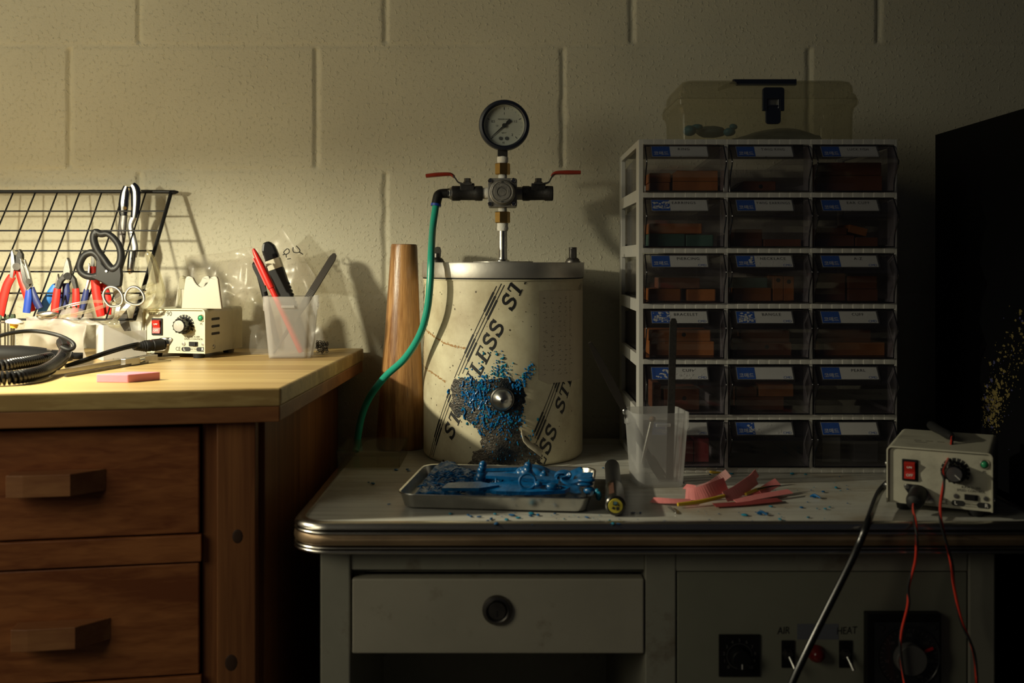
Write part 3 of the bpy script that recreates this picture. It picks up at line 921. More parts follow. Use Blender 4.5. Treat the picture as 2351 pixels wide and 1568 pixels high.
    for (a, b) in stain:
        for k in range(40):
            f = (k + rng.random()) / 40
            u, v = a[0] + (b[0] - a[0]) * f + rng.gauss(0, 0.8), a[1] + (b[1] - a[1]) * f + rng.gauss(0, 1.1)
            s_, z_ = skin(u, v)
            r_ = abs(rng.gauss(0.0004, 0.0005)) + 0.0002
            m.add([wrap(s_ + r_ * 1.6 * math.cos(q) * rng.uniform(.7, 1.3), z_ + r_ * math.sin(q) * rng.uniform(.7, 1.3), 0.0002) for q in (0, 1.05, 2.1, 3.14, 4.2, 5.2)], [(0, 1, 2, 3, 4, 5)], 3, False)
    for k in range(150):                         # scattered grime specks
        s_, z_ = rng.uniform(-0.14, 0.12), rng.uniform(0.76, 0.99)
        r_ = rng.choice([0.0003, 0.0004, 0.0006, 0.001])
        m.add([wrap(s_ + r_ * math.cos(q) * rng.uniform(.6, 1.4), z_ + r_ * math.sin(q) * rng.uniform(.6, 2.0), 0.0002) for q in (0, 1.05, 2.1, 3.14, 4.2, 5.2)], [(0, 1, 2, 3, 4, 5)], 4, False)
    bare = mat('bare_steel', (0.075, 0.062, 0.050), 0.42, 0.6, var=0.6, scale=(260, 260, 520), detail=3, col2=(0.26, 0.23, 0.19), dirt=(0.010, 0.016, 0.024), dscale=14, dlo=0.42, dhi=0.60, bump=0.6, bscale=420)
    m.build('shell', [film, bare, 'ink', mat('rust_stain', (0.36, 0.20, 0.07), 0.6), mat('grime', (0.10, 0.075, 0.045), 0.6)], t)
    # curled flap of film at the foot of the bare patch
    pts = [(1196, 986), (1202, 1003), (1213, 1014), (1227, 1023), (1240, 1033)]
    m = MB(); vs = []
    for k, (u, v) in enumerate(pts):
        s_, z_ = skin(u, v)
        vs += [wrap(s_, z_, 0.0004), wrap(s_ - 0.002 - 0.0012 * k, z_ - 0.0045 - 0.0008 * k, 0.0050 + 0.0012 * k)]
    m.add(vs, [(2 * k, 2 * k + 2, 2 * k + 3, 2 * k + 1) for k in range(4)], 0, True)
    m.build('film_flap', mat('film_flap', (0.62, 0.56, 0.42), 0.25), t, solid=0.0006)['label'] = 'pale curled flap of torn film'
    # spout: domed nozzle on a collar
    sp = wrap(*skin(1155, 916))
    T = Tr(*sp) @ Rx(90)
    m = MB(T); m.lathe([(0, -0.002), (0.0165, -0.002), (0.0165, 0.003), (0.0150, 0.0045), (0.0, 0.0045)], 36)
    cl = m.build('nozzle_collar', 'dark_steel', t)
    m = MB(T); m.lathe([(0.0, 0.004), (0.0138, 0.004), (0.0142, 0.008), (0.0134, 0.0095), (0.0040, 0.0185), (0.0022, 0.0190), (0.0020, 0.0120), (0, 0.0120)], 40)
    m.build('nozzle', 'steel', t)['label'] = 'shiny conical wax nozzle'
    # wax spattered round the nozzle
    m = MB()
    for k in range(980):
        a = rng.gauss(0, 1)
        mode = rng.random()
        if mode < 0.52: u, v = rng.gauss(1106, 20), rng.gauss(905, 26)
        elif mode < 0.64: u, v = rng.gauss(1148, 14), 866 - abs(rng.gauss(0, 28))
        elif mode < 0.74:
            f = rng.random(); u, v = 1182 + 36 * f + rng.gauss(0, 6), 894 - 52 * f + rng.gauss(0, 7)
        elif mode < 0.86: u, v = rng.gauss(1128, 26), rng.gauss(968, 14)
        else: u, v = rng.gauss(1172, 20), rng.gauss(958, 16)
        if math.hypot(u - 1155, v - 916) < 27: continue
        if not (990 < u < 1300 and 760 < v < 1050): continue
        s_, z_ = skin(u, v)
        r_ = rng.choice([0.0004, 0.0005, 0.0007, 0.0009, 0.0013])
        if v > 950: r_ *= 1.1
        m.sphere(wrap(s_, z_, r_ * 0.5), (r_ * rng.uniform(.8, 1.4), r_, r_ * rng.uniform(.9, 1.9)), 6, 0 if rng.random() < (0.35 if mode >= .52 and mode < .64 else 0.75) else 1, Matrix.Rotation(rng.uniform(-.6, .6), 3, 'Y'), 0.0006)
    for k in range(26):                          # runs and strings
        u, v = rng.gauss(1112, 26), rng.gauss(915, 30)
        if math.hypot(u - 1155, v - 916) < 30: continue
        L_ = rng.uniform(8, 26); dx = rng.uniform(-6, 6)
        p = [wrap(*skin(u + dx * f + rng.gauss(0, 1), v + L_ * f), 0.0012) for f in (0, .35, .7, 1)]
        m.tube(p, [0.0008, 0.0012, 0.0011, 0.0017], 6, 0, sub=3)
    for k in range(60):                          # small splashes low on the bare steel
        u, v = rng.uniform(1110, 1230), rng.uniform(985, 1060)
        s_, z_ = skin(u, v); r_ = rng.choice([0.0004, 0.0007, 0.001])
        m.sphere(wrap(s_, z_, 0), (r_, r_, r_ * 2), 6, rng.choice([0, 0, 1]))
    w = m.build('wax_spatter', ['spatter_blue', 'teal_wax'], t)
    w['kind'] = 'stuff'; w['label'] = 'blue wax spattered around the nozzle'
    # handwritten paper sheet taped to the right of the shell
    sa, za = skin(1233, 668); sb, zb_ = skin(1334, 872)
    m = MB(); N_ = 16
    vs, fs = [], []
    for i in range(N_ + 1):
        s_ = sa + (0.168 - sa) * i / N_
        dz = 0.0035 * (1 - i / 2) if i < 2 else 0
        vs += [wrap(s_, zb_ + 0.004 + (0.006 if i < 2 else 0.0) * (1 - i * .5), 0.0007), wrap(s_, za, 0.0007)]
    fs = [(2 * i, 2 * i + 2, 2 * i + 3, 2 * i + 1) for i in range(N_)]
    m.add(vs, fs, 0, True)
    for col in range(5):
        for row in range(17):
            s_ = sa + 0.006 + col * 0.0125; z_ = za - 0.010 - row * 0.0068
            k_ = rng.randint(2, 4)
            for q in range(k_):
                p0 = (s_ + rng.uniform(0, .006), z_ + rng.uniform(-.0012, .0012)); p1 = (p0[0] + rng.uniform(-.001, .0038), p0[1] + rng.uniform(-.0020, .0020))
                w_ = 0.00026
                m.add([wrap(p0[0], p0[1] - w_, .0009), wrap(p1[0], p1[1] - w_, .0009), wrap(p1[0], p1[1] + w_, .0009), wrap(p0[0], p0[1] + w_, .0009)], [(0, 1, 2, 3)], 1, False)
    s_ = skin(1301, 700)[0]
    m.add([wrap(s_, zb_ + .004, .0009), wrap(s_ + .0003, zb_ + .004, .0009), wrap(s_ + .0003, za, .0009), wrap(s_, za, .0009)], [(0, 1, 2, 3)], 2, False)
    o = m.build('paper_note', [mat('old_paper', (0.55, 0.48, 0.35), 0.6, var=0.06, scale=30), mat('pencil', (0.08, 0.07, 0.06), 0.7), mat('crease', (0.36, 0.30, 0.19), 0.7)], t)
    o['label'] = 'handwritten paper sheet taped to the pot'
    # lid
    m = MB(C)
    m.lathe([(0, 1.0055), (0.1190, 1.0055), (0.1212, 1.0068), (0.1216, 1.009), (0.1216, 1.0268), (0.1208, 1.0285), (0.045, 1.0285), (0.045, 1.0300), (0.020, 1.0302), (0, 1.0302)], 96)
    lid = m.build('lid', mat('lid_metal', (0.50, 0.48, 0.44), 0.50, 0.85, var=0.12, scale=30, dirt=(0.20, 0.15, 0.10), dscale=14, dlo=0.58, dhi=0.8, bump=0.06, bscale=150), t)
    m = MB(C); m.lathe([(0.110, 1.0030), (0.1200, 1.0030), (0.1205, 1.0042), (0.1200, 1.0056), (0.110, 1.0056)], 96)
    m.build('gasket', 'black_rubber', t)
    for u, v, kind in ((1003, 572, 0), (1315, 569, 1)):
        p = P(u, 604, 1.56)
        m = MB(Tr(p.x, p.y, 0)); m.lathe([(0, 1.0275), (0.0115, 1.0275), (0.0115, 1.0300), (0.0105, 1.0305), (0.0100, 1.0325), (0.0072, 1.0352), (0.0045, 1.0358), (0, 1.0358)], 24)
        nut = m.build('lid_nut', 'dark_steel', t)
        m = MB(Tr(p.x, p.y, 0))
        if kind:
            pr = [(0, 1.0355)]
            for k in range(9):
                pr += [(0.0054, 1.0355 + k * 0.0017), (0.0064, 1.0363 + k * 0.0017)]
            pr += [(0.0056, 1.0510), (0, 1.0510)]
            m.lathe(pr, 20)
            m.box(-0.0035, 0.0035, -0.0080, -0.0050, 1.034, 1.0485)
        else:
            m.lathe([(0, 1.0355), (0.0045, 1.0355), (0.0045, 1.042), (0, 1.042)], 16)
            m.prism([(-0.004, 0), (0.0055, 0), (0.0065, 0.010), (0.0050, 0.0155), (0.001, 0.0165), (-0.004, 0.0145)], -0.0025, 0.0025, T=Tr(0, 0, 1.0355) @ Rx(90))
        m.build('lid_stud', 'dark_steel', t, bevel=0.0004)
    # riser pipe, fittings, regulator block
    ax = (1154 - CX) * 1.56 / F; ay = 1.56
    Zp = lambda v: ZC - (v - HY) * 1.56 / F
    A = Tr(ax, ay, 0)
    def hexnut(z0, z1, r):
        m = MB(A @ Rz(9)); m.lathe([(0, z0), (r * .93, z0), (r, z0 + .0012), (r, z1 - .0012), (r * .93, z1), (0, z1)], 6, smooth=False); return m
    m = MB(A); m.lathe([(0.0105, 1.0300), (0.0105, 1.0312), (0.0072, 1.033), (0.0068, 1.036), (0.0068, Zp(526)), (0, Zp(526))], 24)
    m.build('riser_pipe', 'steel', t)
    m = MB(A); m.lathe([(0, Zp(530)), (0.0078, Zp(530)), (0.0086, Zp(524)), (0.0080, Zp(518)), (0.0084, Zp(513)), (0.0072, Zp(511)), (0, Zp(511))], 22); m.build('thread_tape', 'ptfe', t)['label'] = 'white thread sealing tape'
    hexnut(Zp(512), Zp(486), 0.0113).build('brass_nut', 'brass', t)
    m = MB(A); m.lathe([(0, Zp(487)), (0.0062, Zp(487)), (0.0066, Zp(481)), (0.0060, Zp(474)), (0, Zp(474))], 20); m.build('thread_tape', 'ptfe', t)['label'] = 'white thread sealing tape'
    # regulator block with round boss
    x0, x1 = (1120 - CX) * 1.54 / F, (1187 - CX) * 1.54 / F
    z0, z1 = ZC - (475 - HY) * 1.54 / F, ZC - (409 - HY) * 1.54 / F
    m = MB(); m.prism(rrect(x0, x1, z0, z1, 0.003, 3), -0.020, 0.020, T=Tr(0, 1.56, 0) @ Rx(90))
    bl = m.build('regulator_block', 'cast_metal', t, bevel=0.0008)
    xc, zc = (x0 + x1) / 2, (z0 + z1) / 2
    m = MB(Tr(xc, 1.540, zc) @ Rx(90))
    m.lathe([(0, 0), (0.0190, 0), (0.0190, 0.003), (0.0182, 0.0035), (0.0178, 0.012), (0.0165, 0.0155), (0.0150, 0.0158), (0.0140, 0.0148), (0.0128, 0.0148), (0.0118, 0.0162), (0.0078, 0.0162), (0.0072, 0.0150), (0.0060, 0.0150), (0.0052, 0.0160), (0, 0.0160)], 48)
    for k, ch in enumerate('GAUGE'):
        pass
    for ang_ in (90, 270):
        a = R(ang_); m.box(0.0145 * math.cos(a) - .0016, 0.0145 * math.cos(a) + .0016, 0.0145 * math.sin(a) - .0009, 0.0145 * math.sin(a) + .0009, 0.0140, 0.0160, 1)
    m.build('regulator_cap', ['cast_metal', 'ink'], bl)
    for u, v in ((1125, 415), (1179, 414), (1125, 468), (1179, 468)):
        p = P(u, v, 1.54); m = MB(Tr(*p) @ Rx(90)); m.lathe([(0, 0), (0.0036, 0), (0.0036, 0.0016), (0.0028, 0.0026), (0, 0.0026)], 16)
        m.box(-0.0026, 0.0026, -0.0004, 0.0004, 0.0025, 0.0028, 1); m.build('block_screw', ['chrome', 'ink'], bl)
    # upper fittings and gauge
    m = MB(A); m.lathe([(0, Zp(412)), (0.0060, Zp(412)), (0.0066, Zp(405)), (0.0060, Zp(400)), (0, Zp(400))], 20); m.build('thread_tape', 'ptfe', t)['label'] = 'white thread sealing tape'
    hexnut(Zp(401), Zp(375), 0.0113).build('brass_nut', 'brass', t)
    m = MB(A); m.lathe([(0, Zp(376)), (0.0072, Zp(376)), (0.0082, Zp(371)), (0.0084, Zp(363)), (0.0074, Zp(359)), (0, Zp(359))], 22); m.build('thread_tape', 'ptfe', t)['label'] = 'white thread sealing tape'
    gx, gz = (1157.5 - CX) * 1.545 / F, ZC - (286.5 - HY) * 1.545 / F
    T = Tr(gx, 1.570, gz) @ Rx(90)
    m = MB(); m.box(ax - 0.0075, ax + 0.0075, 1.5525, 1.5675, Zp(360), gz - 0.030); m.build('gauge_stem', 'black_iron', t, bevel=0.0006)
    m = MB(T); m.lathe([(0, -0.006), (0.034, -0.006), (0.036, -0.002), (0.036, 0.014), (0.0376, 0.0155), (0.0376, 0.0225), (0.0366, 0.0250), (0.0330, 0.0262), (0.0312, 0.0252), (0.0306, 0.0200), (0.0306, 0.0150), (0, 0.0150)], 64)
    g = m.build('gauge_case', 'navy_plastic', t)
    m = MB(T); m.lathe([(0.0304, 0.0152), (0.0304, 0.0215), (0.0298, 0.0215), (0.0288, 0.0158), (0, 0.0158)][::-1], 64)
    zf = 0.0162
    for k in range(21):
        a = R(225 - 13.5 * k); big = k % 5 == 0
        r0, r1, w_ = (0.0235 if big else 0.0252), 0.0272, (0.00045 if big else 0.00016)
        ca, sa_ = math.cos(a), math.sin(a)
        m.add([(r * ca + q * sa_, r * sa_ - q * ca, zf) for r, q in ((r0, -w_), (r1, -w_), (r1, w_), (r0, w_))], [(0, 1, 2, 3)], 1, False)
    for word, u, v, sz in (('0', 1130, 309, .0052), ('0.5', 1132, 277, .0052), ('1', 1157.5, 259, .0052), ('1.5', 1183, 277, .0052), ('2', 1176, 308, .0052), ('PRESSURE GAUGE', 1157, 272, .0027), ('CE', 1141, 287, .0034), ('kgf/cm²', 1157, 303, .003), ('KS', 1156, 326, .0036)):
        if word == '0': continue
        m.text(word, sz, Tr((u - 1157.5) * 1.55 / F, -(v - 286.5) * 1.55 / F, zf), 1, sx=0.85)
    for u in (1149, 1163):
        m.cyl(((u - 1157.5) * 1.55 / F, -(316 - 286.5) * 1.55 / F, 0.0156), ((u - 1157.5) * 1.55 / F, -(316 - 286.5) * 1.55 / F, 0.0172), 0.0026, n=16, mi=2)
    m.build('dial_face', [mat('dial_white', (0.56, 0.57, 0.53), 0.5), 'ink', 'steel'], g)
    m = MB(T)
    def needle(u, v): return Vector(((u - 1157.5) * 1.55 / F, -(v - 286.5) * 1.55 / F, 0.0178))
    a, b = needle(1128, 313), needle(1172, 274); dd = (b - a).normalized(); pp = Vector((-dd.y, dd.x, 0))
    c0 = needle(1157.5, 286.5)
    for poly_ in ([a - pp * .0003, a + pp * .0003, c0 + pp * .0011, c0 - pp * .0011], [c0 - pp * .0011, c0 + pp * .0011, b - dd * .006 + pp * .0013, b - dd * .006 - pp * .0013], [b - dd * .007 - pp * .0022, b - dd * .007 + pp * .0022, b + pp * .0024, b - pp * .0024]):
        m.prism([(p.x, p.y) for p in poly_], 0.0175, 0.0181)
    m.cyl((0, 0, 0.0158), (0, 0, 0.0195), 0.0031, n=20)
    m.build('needle', 'ink', g)
    m = MB(T); m.lathe([(0, 0.0222), (0.0308, 0.0222), (0.0308, 0.0236), (0, 0.0236)], 48)
    m.build('gauge_glass', clear('gauge_glass', (0.97, 0.98, 0.97), 0.012, (.8, .8, .8), 0.03, 1.0, 0.03), g)
    # side branches: nipples, ball valves, levers, elbow
    zc_ = ZC - (444 - HY) * 1.56 / F
    Xv = lambda u: (u - CX) * 1.56 / F
    m = MB(); T_ = Tr(Xv(1121), 1.56, zc_) @ Ry(-90)
    m = MB(T_); m.lathe([(0, 0), (0.0084, 0), (0.0088, 0.003), (0.0082, 0.006), (0.0086, 0.010), (0, 0.010)], 22); m.build('thread_tape', 'ptfe', t)['label'] = 'white thread sealing tape'
    m = MB(Tr(Xv(1185), 1.56, zc_) @ Ry(90)); m.lathe([(0, 0), (0.0098, 0), (0.0098, 0.012), (0, 0.012)], 22); m.build('nipple', 'cast_metal', t)
    def valve(ub, ua, stem_u, side):
        L_ = abs(Xv(ua) - Xv(ub))
        T_ = Tr(Xv(ub), 1.56, zc_) @ (Ry(-90) if side < 0 else Ry(90))
        m = MB(T_)
        m.lathe([(0, 0), (0.0105, 0), (0.0112, 0.0015), (0.0112, L_ * .22), (0.0104, L_ * .26), (0.0102, L_ * .70), (0.0112, L_ * .74), (0.0112, L_ - .001), (0.0102, L_), (0.0070, L_), (0.0066, L_ - .008), (0, L_ - .008)], 8 if False else 24)
        xs = Xv(stem_u)
        m.T = Matrix.Identity(4)
        m.box(xs - 0.0105, xs + 0.0105, 1.5505, 1.5695, zc_ + 0.004, zc_ + 0.0145)
        vb = m.build('valve_body', 'black_iron', t, bevel=0.0008)
        m = MB(Tr(xs, 1.56, 0)); m.lathe([(0, zc_ + .0140), (0.0062, zc_ + .0140), (0.0062, zc_ + .0172), (0.0050, zc_ + .0178), (0.0050, zc_ + .0225), (0, zc_ + .0225)], 6, smooth=False)
        m.build('stem_nut', 'dark_steel', vb)
        return vb
    v1 = valve(1108, 1037, 1073, -1)
    v2 = valve(1199, 1270, 1236, 1)
    for vb, shank, grip in ((v1, [(1084, 423), (1068, 423), (1053, 419), (1046, 410), (1040, 404)], [(1043, 406.5), (1036, 401), (1026, 400), (1000, 401.5), (978, 404)]),
                            (v2, [(1226, 422), (1245, 422), (1259, 419), (1265, 410), (1270, 401)], [(1267, 405), (1272, 399), (1281, 396.5), (1305, 396), (1333, 396)])):
        m = MB(); m.ribbon([P(u, v, 1.555) for u, v in shank], 0.014, 0.0022, wdir=(0, 1, 0)); lv = m.build('valve_lever', 'dark_steel', vb)
        m = MB(); m.tube([P(u, v, 1.555) for u, v in grip], [0.0022, 0.0026, 0.0030, 0.0034, 0.0030], 12, flat=2.3, sub=5); m.build('lever_grip', 'lever_red', vb)['label'] = 'red lever sleeve'
    m = MB(Tr(Xv(1038), 1.56, zc_) @ Ry(-90)); m.lathe([(0, 0), (0.0092, 0), (0.0092, 0.003), (0.0080, 0.0034), (0.0080, 0.006), (0, 0.006)], 6, smooth=False); m.build('fitting_collar', 'steel', t)
    m = MB()
    m.tube([(Xv(1032), 1.56, zc_), (Xv(1014), 1.56, zc_ - .0004), (Xv(1007), 1.558, zc_ - .003), (Xv(1004), 1.556, zc_ - .009), (Xv(1002), 1.554, zc_ - 0.0165)], [0.0074, 0.0070, 0.0074, 0.0072, 0.0072], 18, sub=6)
    m.build('elbow', 'black_plastic', t)
    m = MB(); m.cyl((Xv(1002), 1.554, zc_ - 0.0160), (Xv(1001.3), 1.5535, zc_ - 0.0195), 0.0078, n=22); m.build('release_ring', 'blue_rubber', t)['label'] = 'blue release ring of the hose fitting'
build_tank()

# green air hose from the elbow down to the desk
m = MB()
zc_ = ZC - (444 - HY) * 1.56 / F
hp = [P(1001, 470, 1.5535), P(994, 520, 1.535), P(990, 580, 1.478), P(988, 640, 1.465), P(981, 710, 1.468), P(964, 768, 1.485), P(930, 822, 1.51), P(885, 864, 1.535), P(850, 910, 1.55), P(830, 958, 1.553), P(819, 1020, 1.55), P(816, 1040, 1.545)]
hp[-1].z = DESK + 0.0060
m.tube(hp, 0.0052, 14, sub=8)
tag(m.build('air_hose', 'green_hose'), 'green air hose hanging from the elbow fitting of the left valve', 'hose')

# tapered wooden mandrel behind the hose
def build_mandrel():
    b = D(920, 1040); 
    bx, by = -0.1725, 1.618
    t = thing('bracelet_mandrel', (bx, by, DESK), 'tapered honey-brown wooden mandrel standing on the desk left of the pressure pot', 'mandrel')
    top = P(928, 562, 1.618)
    ax = Vector((top.x - bx, 0, top.z - DESK))
    T = frame((bx, by, DESK), (1, 0, -ax.x / ax.z), (0, 1, 0), (ax.x / ax.z, 0, 1))
    h = ax.z
    m = MB(T); m.lathe([(0, 0), (0.0370, 0), (0.0382, 0.003), (0.0378, 0.008), (0.0352, 0.06), (0.0275, h * .55), (0.0205, h - .004), (0.0198, h), (0, h)], 48)
    m.build('cone', 'mandrel_wood', t)
    m = MB(T); m.lathe([(0.0174, h - .0005), (0.0190, h - .0005), (0.0190, h + .0009), (0.0174, h + .0009)], 40)
    m.build('end_ring', mat('cut_wood', (0.20, 0.10, 0.04), 0.6), t)
build_mandrel()
# ------------------------------------------------------------------ drawer cabinet
CY, CZ0, CZ1 = 1.42, DESK, 1.1957
CX0, CX1 = 0.1719, 0.5233
ROWS, PITCH = 6, (1.1957 - DESK) / 6
def cabx(u): return (u - CX) * CY / F
NAMES = [['RING', 'TWIG RING', 'LUCK FISH'], ['EARRINGS', 'TWIG EARRINGS', 'EAR CUFF'], ['PIERCING', 'NECKLACE', 'A-Z'],
         ['BRACELET', 'BANGLE', 'CUFF'], ['CUFF', '', 'PEARL'], ['', '', '']]
WORN = {(1, 0): 'blue', (2, 1): 'mid', (3, 0): 'blue', (3, 1): 'blue', (4, 0): 'all', (5, 1): 'mid', (5, 0): 'mid'}
COLS = [(1478, 1663), (1672, 1858), (1866, 2053)]
def build_drawers():
    t = thing('drawer_cabinet', (0.348, 1.545, DESK), 'pale grey six-row cabinet of clear labelled drawers standing on the desk', 'drawer cabinet')
    yb = 1.672
    th = 0.0075
    # outer frame: front uprights, open side frames, ribbed rails
    for x0, x1 in ((CX0, CX0 + 0.0066), (CX1 - 0.0035, CX1)):
        fr = MB()
        fr.box(x0, x1, CY, CY + 0.028, CZ0, CZ1)
        fr.box(x0, x1, yb - 0.028, yb, CZ0, CZ1)
        for k in range(ROWS + 1):
            z = CZ0 + k * PITCH
            a, b = max(CZ0, z - 0.0085), min(CZ1, z + 0.0085)
            fr.box(x0, x1, CY + 0.028, yb - 0.028, a, b)
        fr.build('side_frame', 'cabinet_plastic', t, bevel=0.0006)
    inner = [(cabx(1663), cabx(1672)), (cabx(1858), cabx(1866))]
    for x0, x1 in inner:
        m = MB(); m.box(x0, x1, CY + 0.0005, CY + 0.03, CZ0, CZ1)
        for k in range(ROWS):
            z = CZ0 + k * PITCH
            m.box(x0 + .001, x1 - .001, CY + 0.03, yb, z, z + 0.016)
        m.build('divider', 'cabinet_plastic', t, bevel=0.0005)
    for k in range(ROWS + 1):
        z0 = CZ0 + k * PITCH - 0.0035
        z1 = z0 + 0.0068
        z0, z1 = max(z0, CZ0), min(z1, CZ1)
        if k == ROWS: z0 = CZ1 - 0.0070
        if k == 0: z1 = CZ0 + 0.0070
        m = MB()
        m.box(CX0 + .0066, CX1 - .0035, CY + 0.0012, yb - 0.002, z0 + 0.0045 if k else z0, z1)      # shelf
        n = 24; w = (CX1 - CX0 - 0.0101) / n
        for q in range(n):                           # saw-tooth ribbed rail
            x = CX0 + 0.0066 + q * w
            m.prism([(x, 0.0012), (x + w, 0.0012), (x + w, -0.0002), (x + w * .55, -0.0008), (x, -0.0013)], z0, z1, T=Tr(0, CY, 0))
        m.build('ribbed_rail', 'cabinet_plastic', t)
    m = MB()
    for k in range(ROWS):
        m.box(CX0 + .0066, CX1 - .0035, yb - 0.004, yb - 0.002, CZ0 + k * PITCH + 0.004, CZ0 + k * PITCH + 0.012)
    m.build('back_rail', 'cabinet_plastic', t)
    # drawers
    def prof(h):                                     # front outline of a drawer: (protrusion, height fraction)
        return [(0.000, 0.985), (0.0015, 0.955), (0.0145, 0.70), (0.0180, 0.655), (0.0190, 0.61), (0.0172, 0.54), (0.0108, 0.42), (0.0055, 0.30), (0.0030, 0.18), (0.0022, 0.0)]
    rng = random.Random(21)
    for r in range(ROWS):
        zb = CZ1 - (r + 1) * PITCH + (0.0040 if r < 5 else 0.0075)
        zt = CZ1 - r * PITCH - (0.0040 if r else 0.0075)
        h = zt - zb
        for c in range(3):
            x0, x1 = cabx(COLS[c][0]) + 0.0008, cabx(COLS[c][1]) - 0.0008
            jy = rng.uniform(-0.0015, 0.0015)
            y0 = CY - 0.001 + jy
            pr = [(y0 - d, zb + f * h) for d, f in prof(h)]
            dr = None
            m = MB()
            tk = 0.0016
            outer = pr; inn = [(y + tk * 1.1, z) for y, z in pr]
            # front pane: strip with thickness
            vs, fs = [], []
            for (yo, zo), (yi, zi) in zip(outer, inn):
                vs += [(x0, yo, zo), (x1, yo, zo), (x1, yi, zi), (x0, yi, zi)]
            for k in range(len(pr) - 1):
                a, b = 4 * k, 4 * k + 4
                fs += [(a, b, b + 1, a + 1), (a + 2, b + 2, b + 3, a + 3), (a + 1, b + 1, b + 2, a + 2), (a + 3, b + 3, b, a)]
            e = 4 * (len(pr) - 1)
            fs += [(0, 1, 2, 3), (e + 3, e + 2, e + 1, e)]
            m.add(vs, fs, 0, False)
            yk = yb - 0.012
            # side walls follow the same outline; floor, back
            side = [(y + 0.0005, z) for y, z in inn] + [(yk, zb), (yk, zb + h * .80), (CY + 0.03, zb + h * .93)]
            for xx in (x0, x1 - tk):
                m.prism([(y, z) for y, z in side], xx, xx + tk, T=frame((0, 0, 0), (0, 1, 0), (0, 0, 1), (1, 0, 0)))
            m.box(x0 + tk, x1 - tk, inn[-1][0] + 0.001, yk, zb, zb + tk)
            m.box(x0 + tk, x1 - tk, yk - tk, yk, zb + tk, zb + h * .80)
            dr = m.build('drawer', 'drawer_clear', t)
            # dark rubbery-looking rim along the front edges of the drawer
            rim = MB()
            for xx in (x0 + 0.0006, x1 - 0.0006):
                rim.tube([(xx, y - 0.0002, z) for y, z in pr], 0.0009, 6, sub=3)
            rim.tube([(x0, pr[-1][0], zb + .0008), (x1, pr[-1][0], zb + .0008)], 0.0010, 6, sub=1)
            rim.tube([(x0, pr[0][0], pr[0][1] - .0006), (x1, pr[0][0], pr[0][1] - .0006)], 0.0008, 6, sub=1)
            rim.build('drawer_rim', clear('drawer_rim', (0.22, 0.21, 0.25), 0.10, (0.10, 0.10, 0.13), 0.10, 1.0, 0.07) if 'drawer_rim' not in M else M['drawer_rim'], dr)
            # slanted label in a clear holder
            pa, pb = pr[1], pr[2]                     # slope from top edge to lip
            sl = Vector((0, pa[0] - pb[0], pa[1] - pb[1]))
            L_ = sl.length; ey = sl.normalized(); ex = Vector((1, 0, 0)); ez = ex.cross(ey)
            lx0, lx1 = x0 + 0.0085, x0 + 0.0835
            cen = Vector(((lx0 + lx1) / 2, pb[0], pb[1])) + ey * (L_ * 0.50) + ez * 0.0012
            T = frame(cen, ex, ey, ez)
            W, H = lx1 - lx0, 0.0190
            hm = MB(T)
            hm.box(-W / 2 - .001, W / 2 + .001, -H / 2 - .0022, -H / 2 - .0006, -0.001, 0.0026)
            hm.box(-W / 2 - .001, W / 2 + .001, -H / 2 - .0006, H / 2, 0.0016, 0.0024)
            hm.box(W / 2 + .0002, W / 2 + .0016, -H / 2 - .0006, H / 2 + .001, -0.001, 0.0026)
            hm.box(-W / 2 - .0016, -W / 2 - .0002, -H / 2 - .0006, H / 2 + .001, -0.001, 0.0026)
            hm.box(-0.0012, 0.0012, -H / 2 - .0030, -H / 2 - .0020, 0.001, 0.0032)
            hm.build('label_holder', 'label_clear', dr)
            lm = MB(T)
            lm.box(-W / 2, W / 2, -H / 2, H / 2, -0.0002, 0.0002, 0)
            xl = -W / 2 + 0.0245
            lm.box(-W / 2 + .0003, xl, -H / 2 + .0003, H / 2 - .0003, 0.0002, 0.00035, 1)
            if (r, c) != (4, 0):
                lm.text('코매드', 0.0074, Tr(-W / 2 + 0.0125, -0.0038, 0.00045), 0, bold=0.01, sx=1.0)
            if r >= 2:
                lm.text('CMD', 0.0052, Tr(W / 2 - 0.0075, -H / 2 + 0.0028, 0.00035), 1)
            nm = NAMES[r][c]
            if nm:
                px = {'RING': 0.006, 'EARRINGS': 0.006, 'BRACELET': 0.009, 'BANGLE': 0.010}.get(nm, 0.012)
                lm.text(nm, 0.0062, Tr(px, 0.0042 if len(nm) < 9 else 0.0038, 0.0004), 2, sx=1.0 if len(nm) < 9 else 0.86, space=1.18)
            wr = WORN.get((r, c))
            if wr:                                   # scuffed, torn print: ragged pale patches
                n_ = 46 if wr == 'all' else 30
                for q in range(n_):
                    if wr == 'blue': cx = rng.uniform(-W / 2 + .002, xl)
                    elif wr == 'mid': cx = rng.uniform(xl - .006, W / 2 - .012) if q % 3 else rng.uniform(xl - .008, xl)
                    else: cx = rng.uniform(-W / 2 + .002, W / 2 - .004)
                    cy = rng.uniform(-H / 2 + .002, H / 2 - .002)
                    if cx > xl and wr != 'blue' and nm and abs(cy - .0034) < .003: continue
                    ra = rng.uniform(.0006, .0022)
                    k_ = 8
                    pts = [(cx + ra * rng.uniform(.5, 1.5) * math.cos(2 * PI * i / k_), max(-H / 2, min(H / 2, cy + ra * rng.uniform(.4, 1.0) * math.sin(2 * PI * i / k_))), 0.0005) for i in range(k_)]
                    lm.add([(cx, cy, .0005)] + pts, [(0, i + 1, (i + 1) % k_ + 1) for i in range(k_)], 3, False)
            lb = lm.build('label', ['paper', 'blue_ink', 'ink', 'paper_scuffed'], dr)
            if nm: lb['label'] = 'white and blue drawer label reading ' + nm
build_drawers()

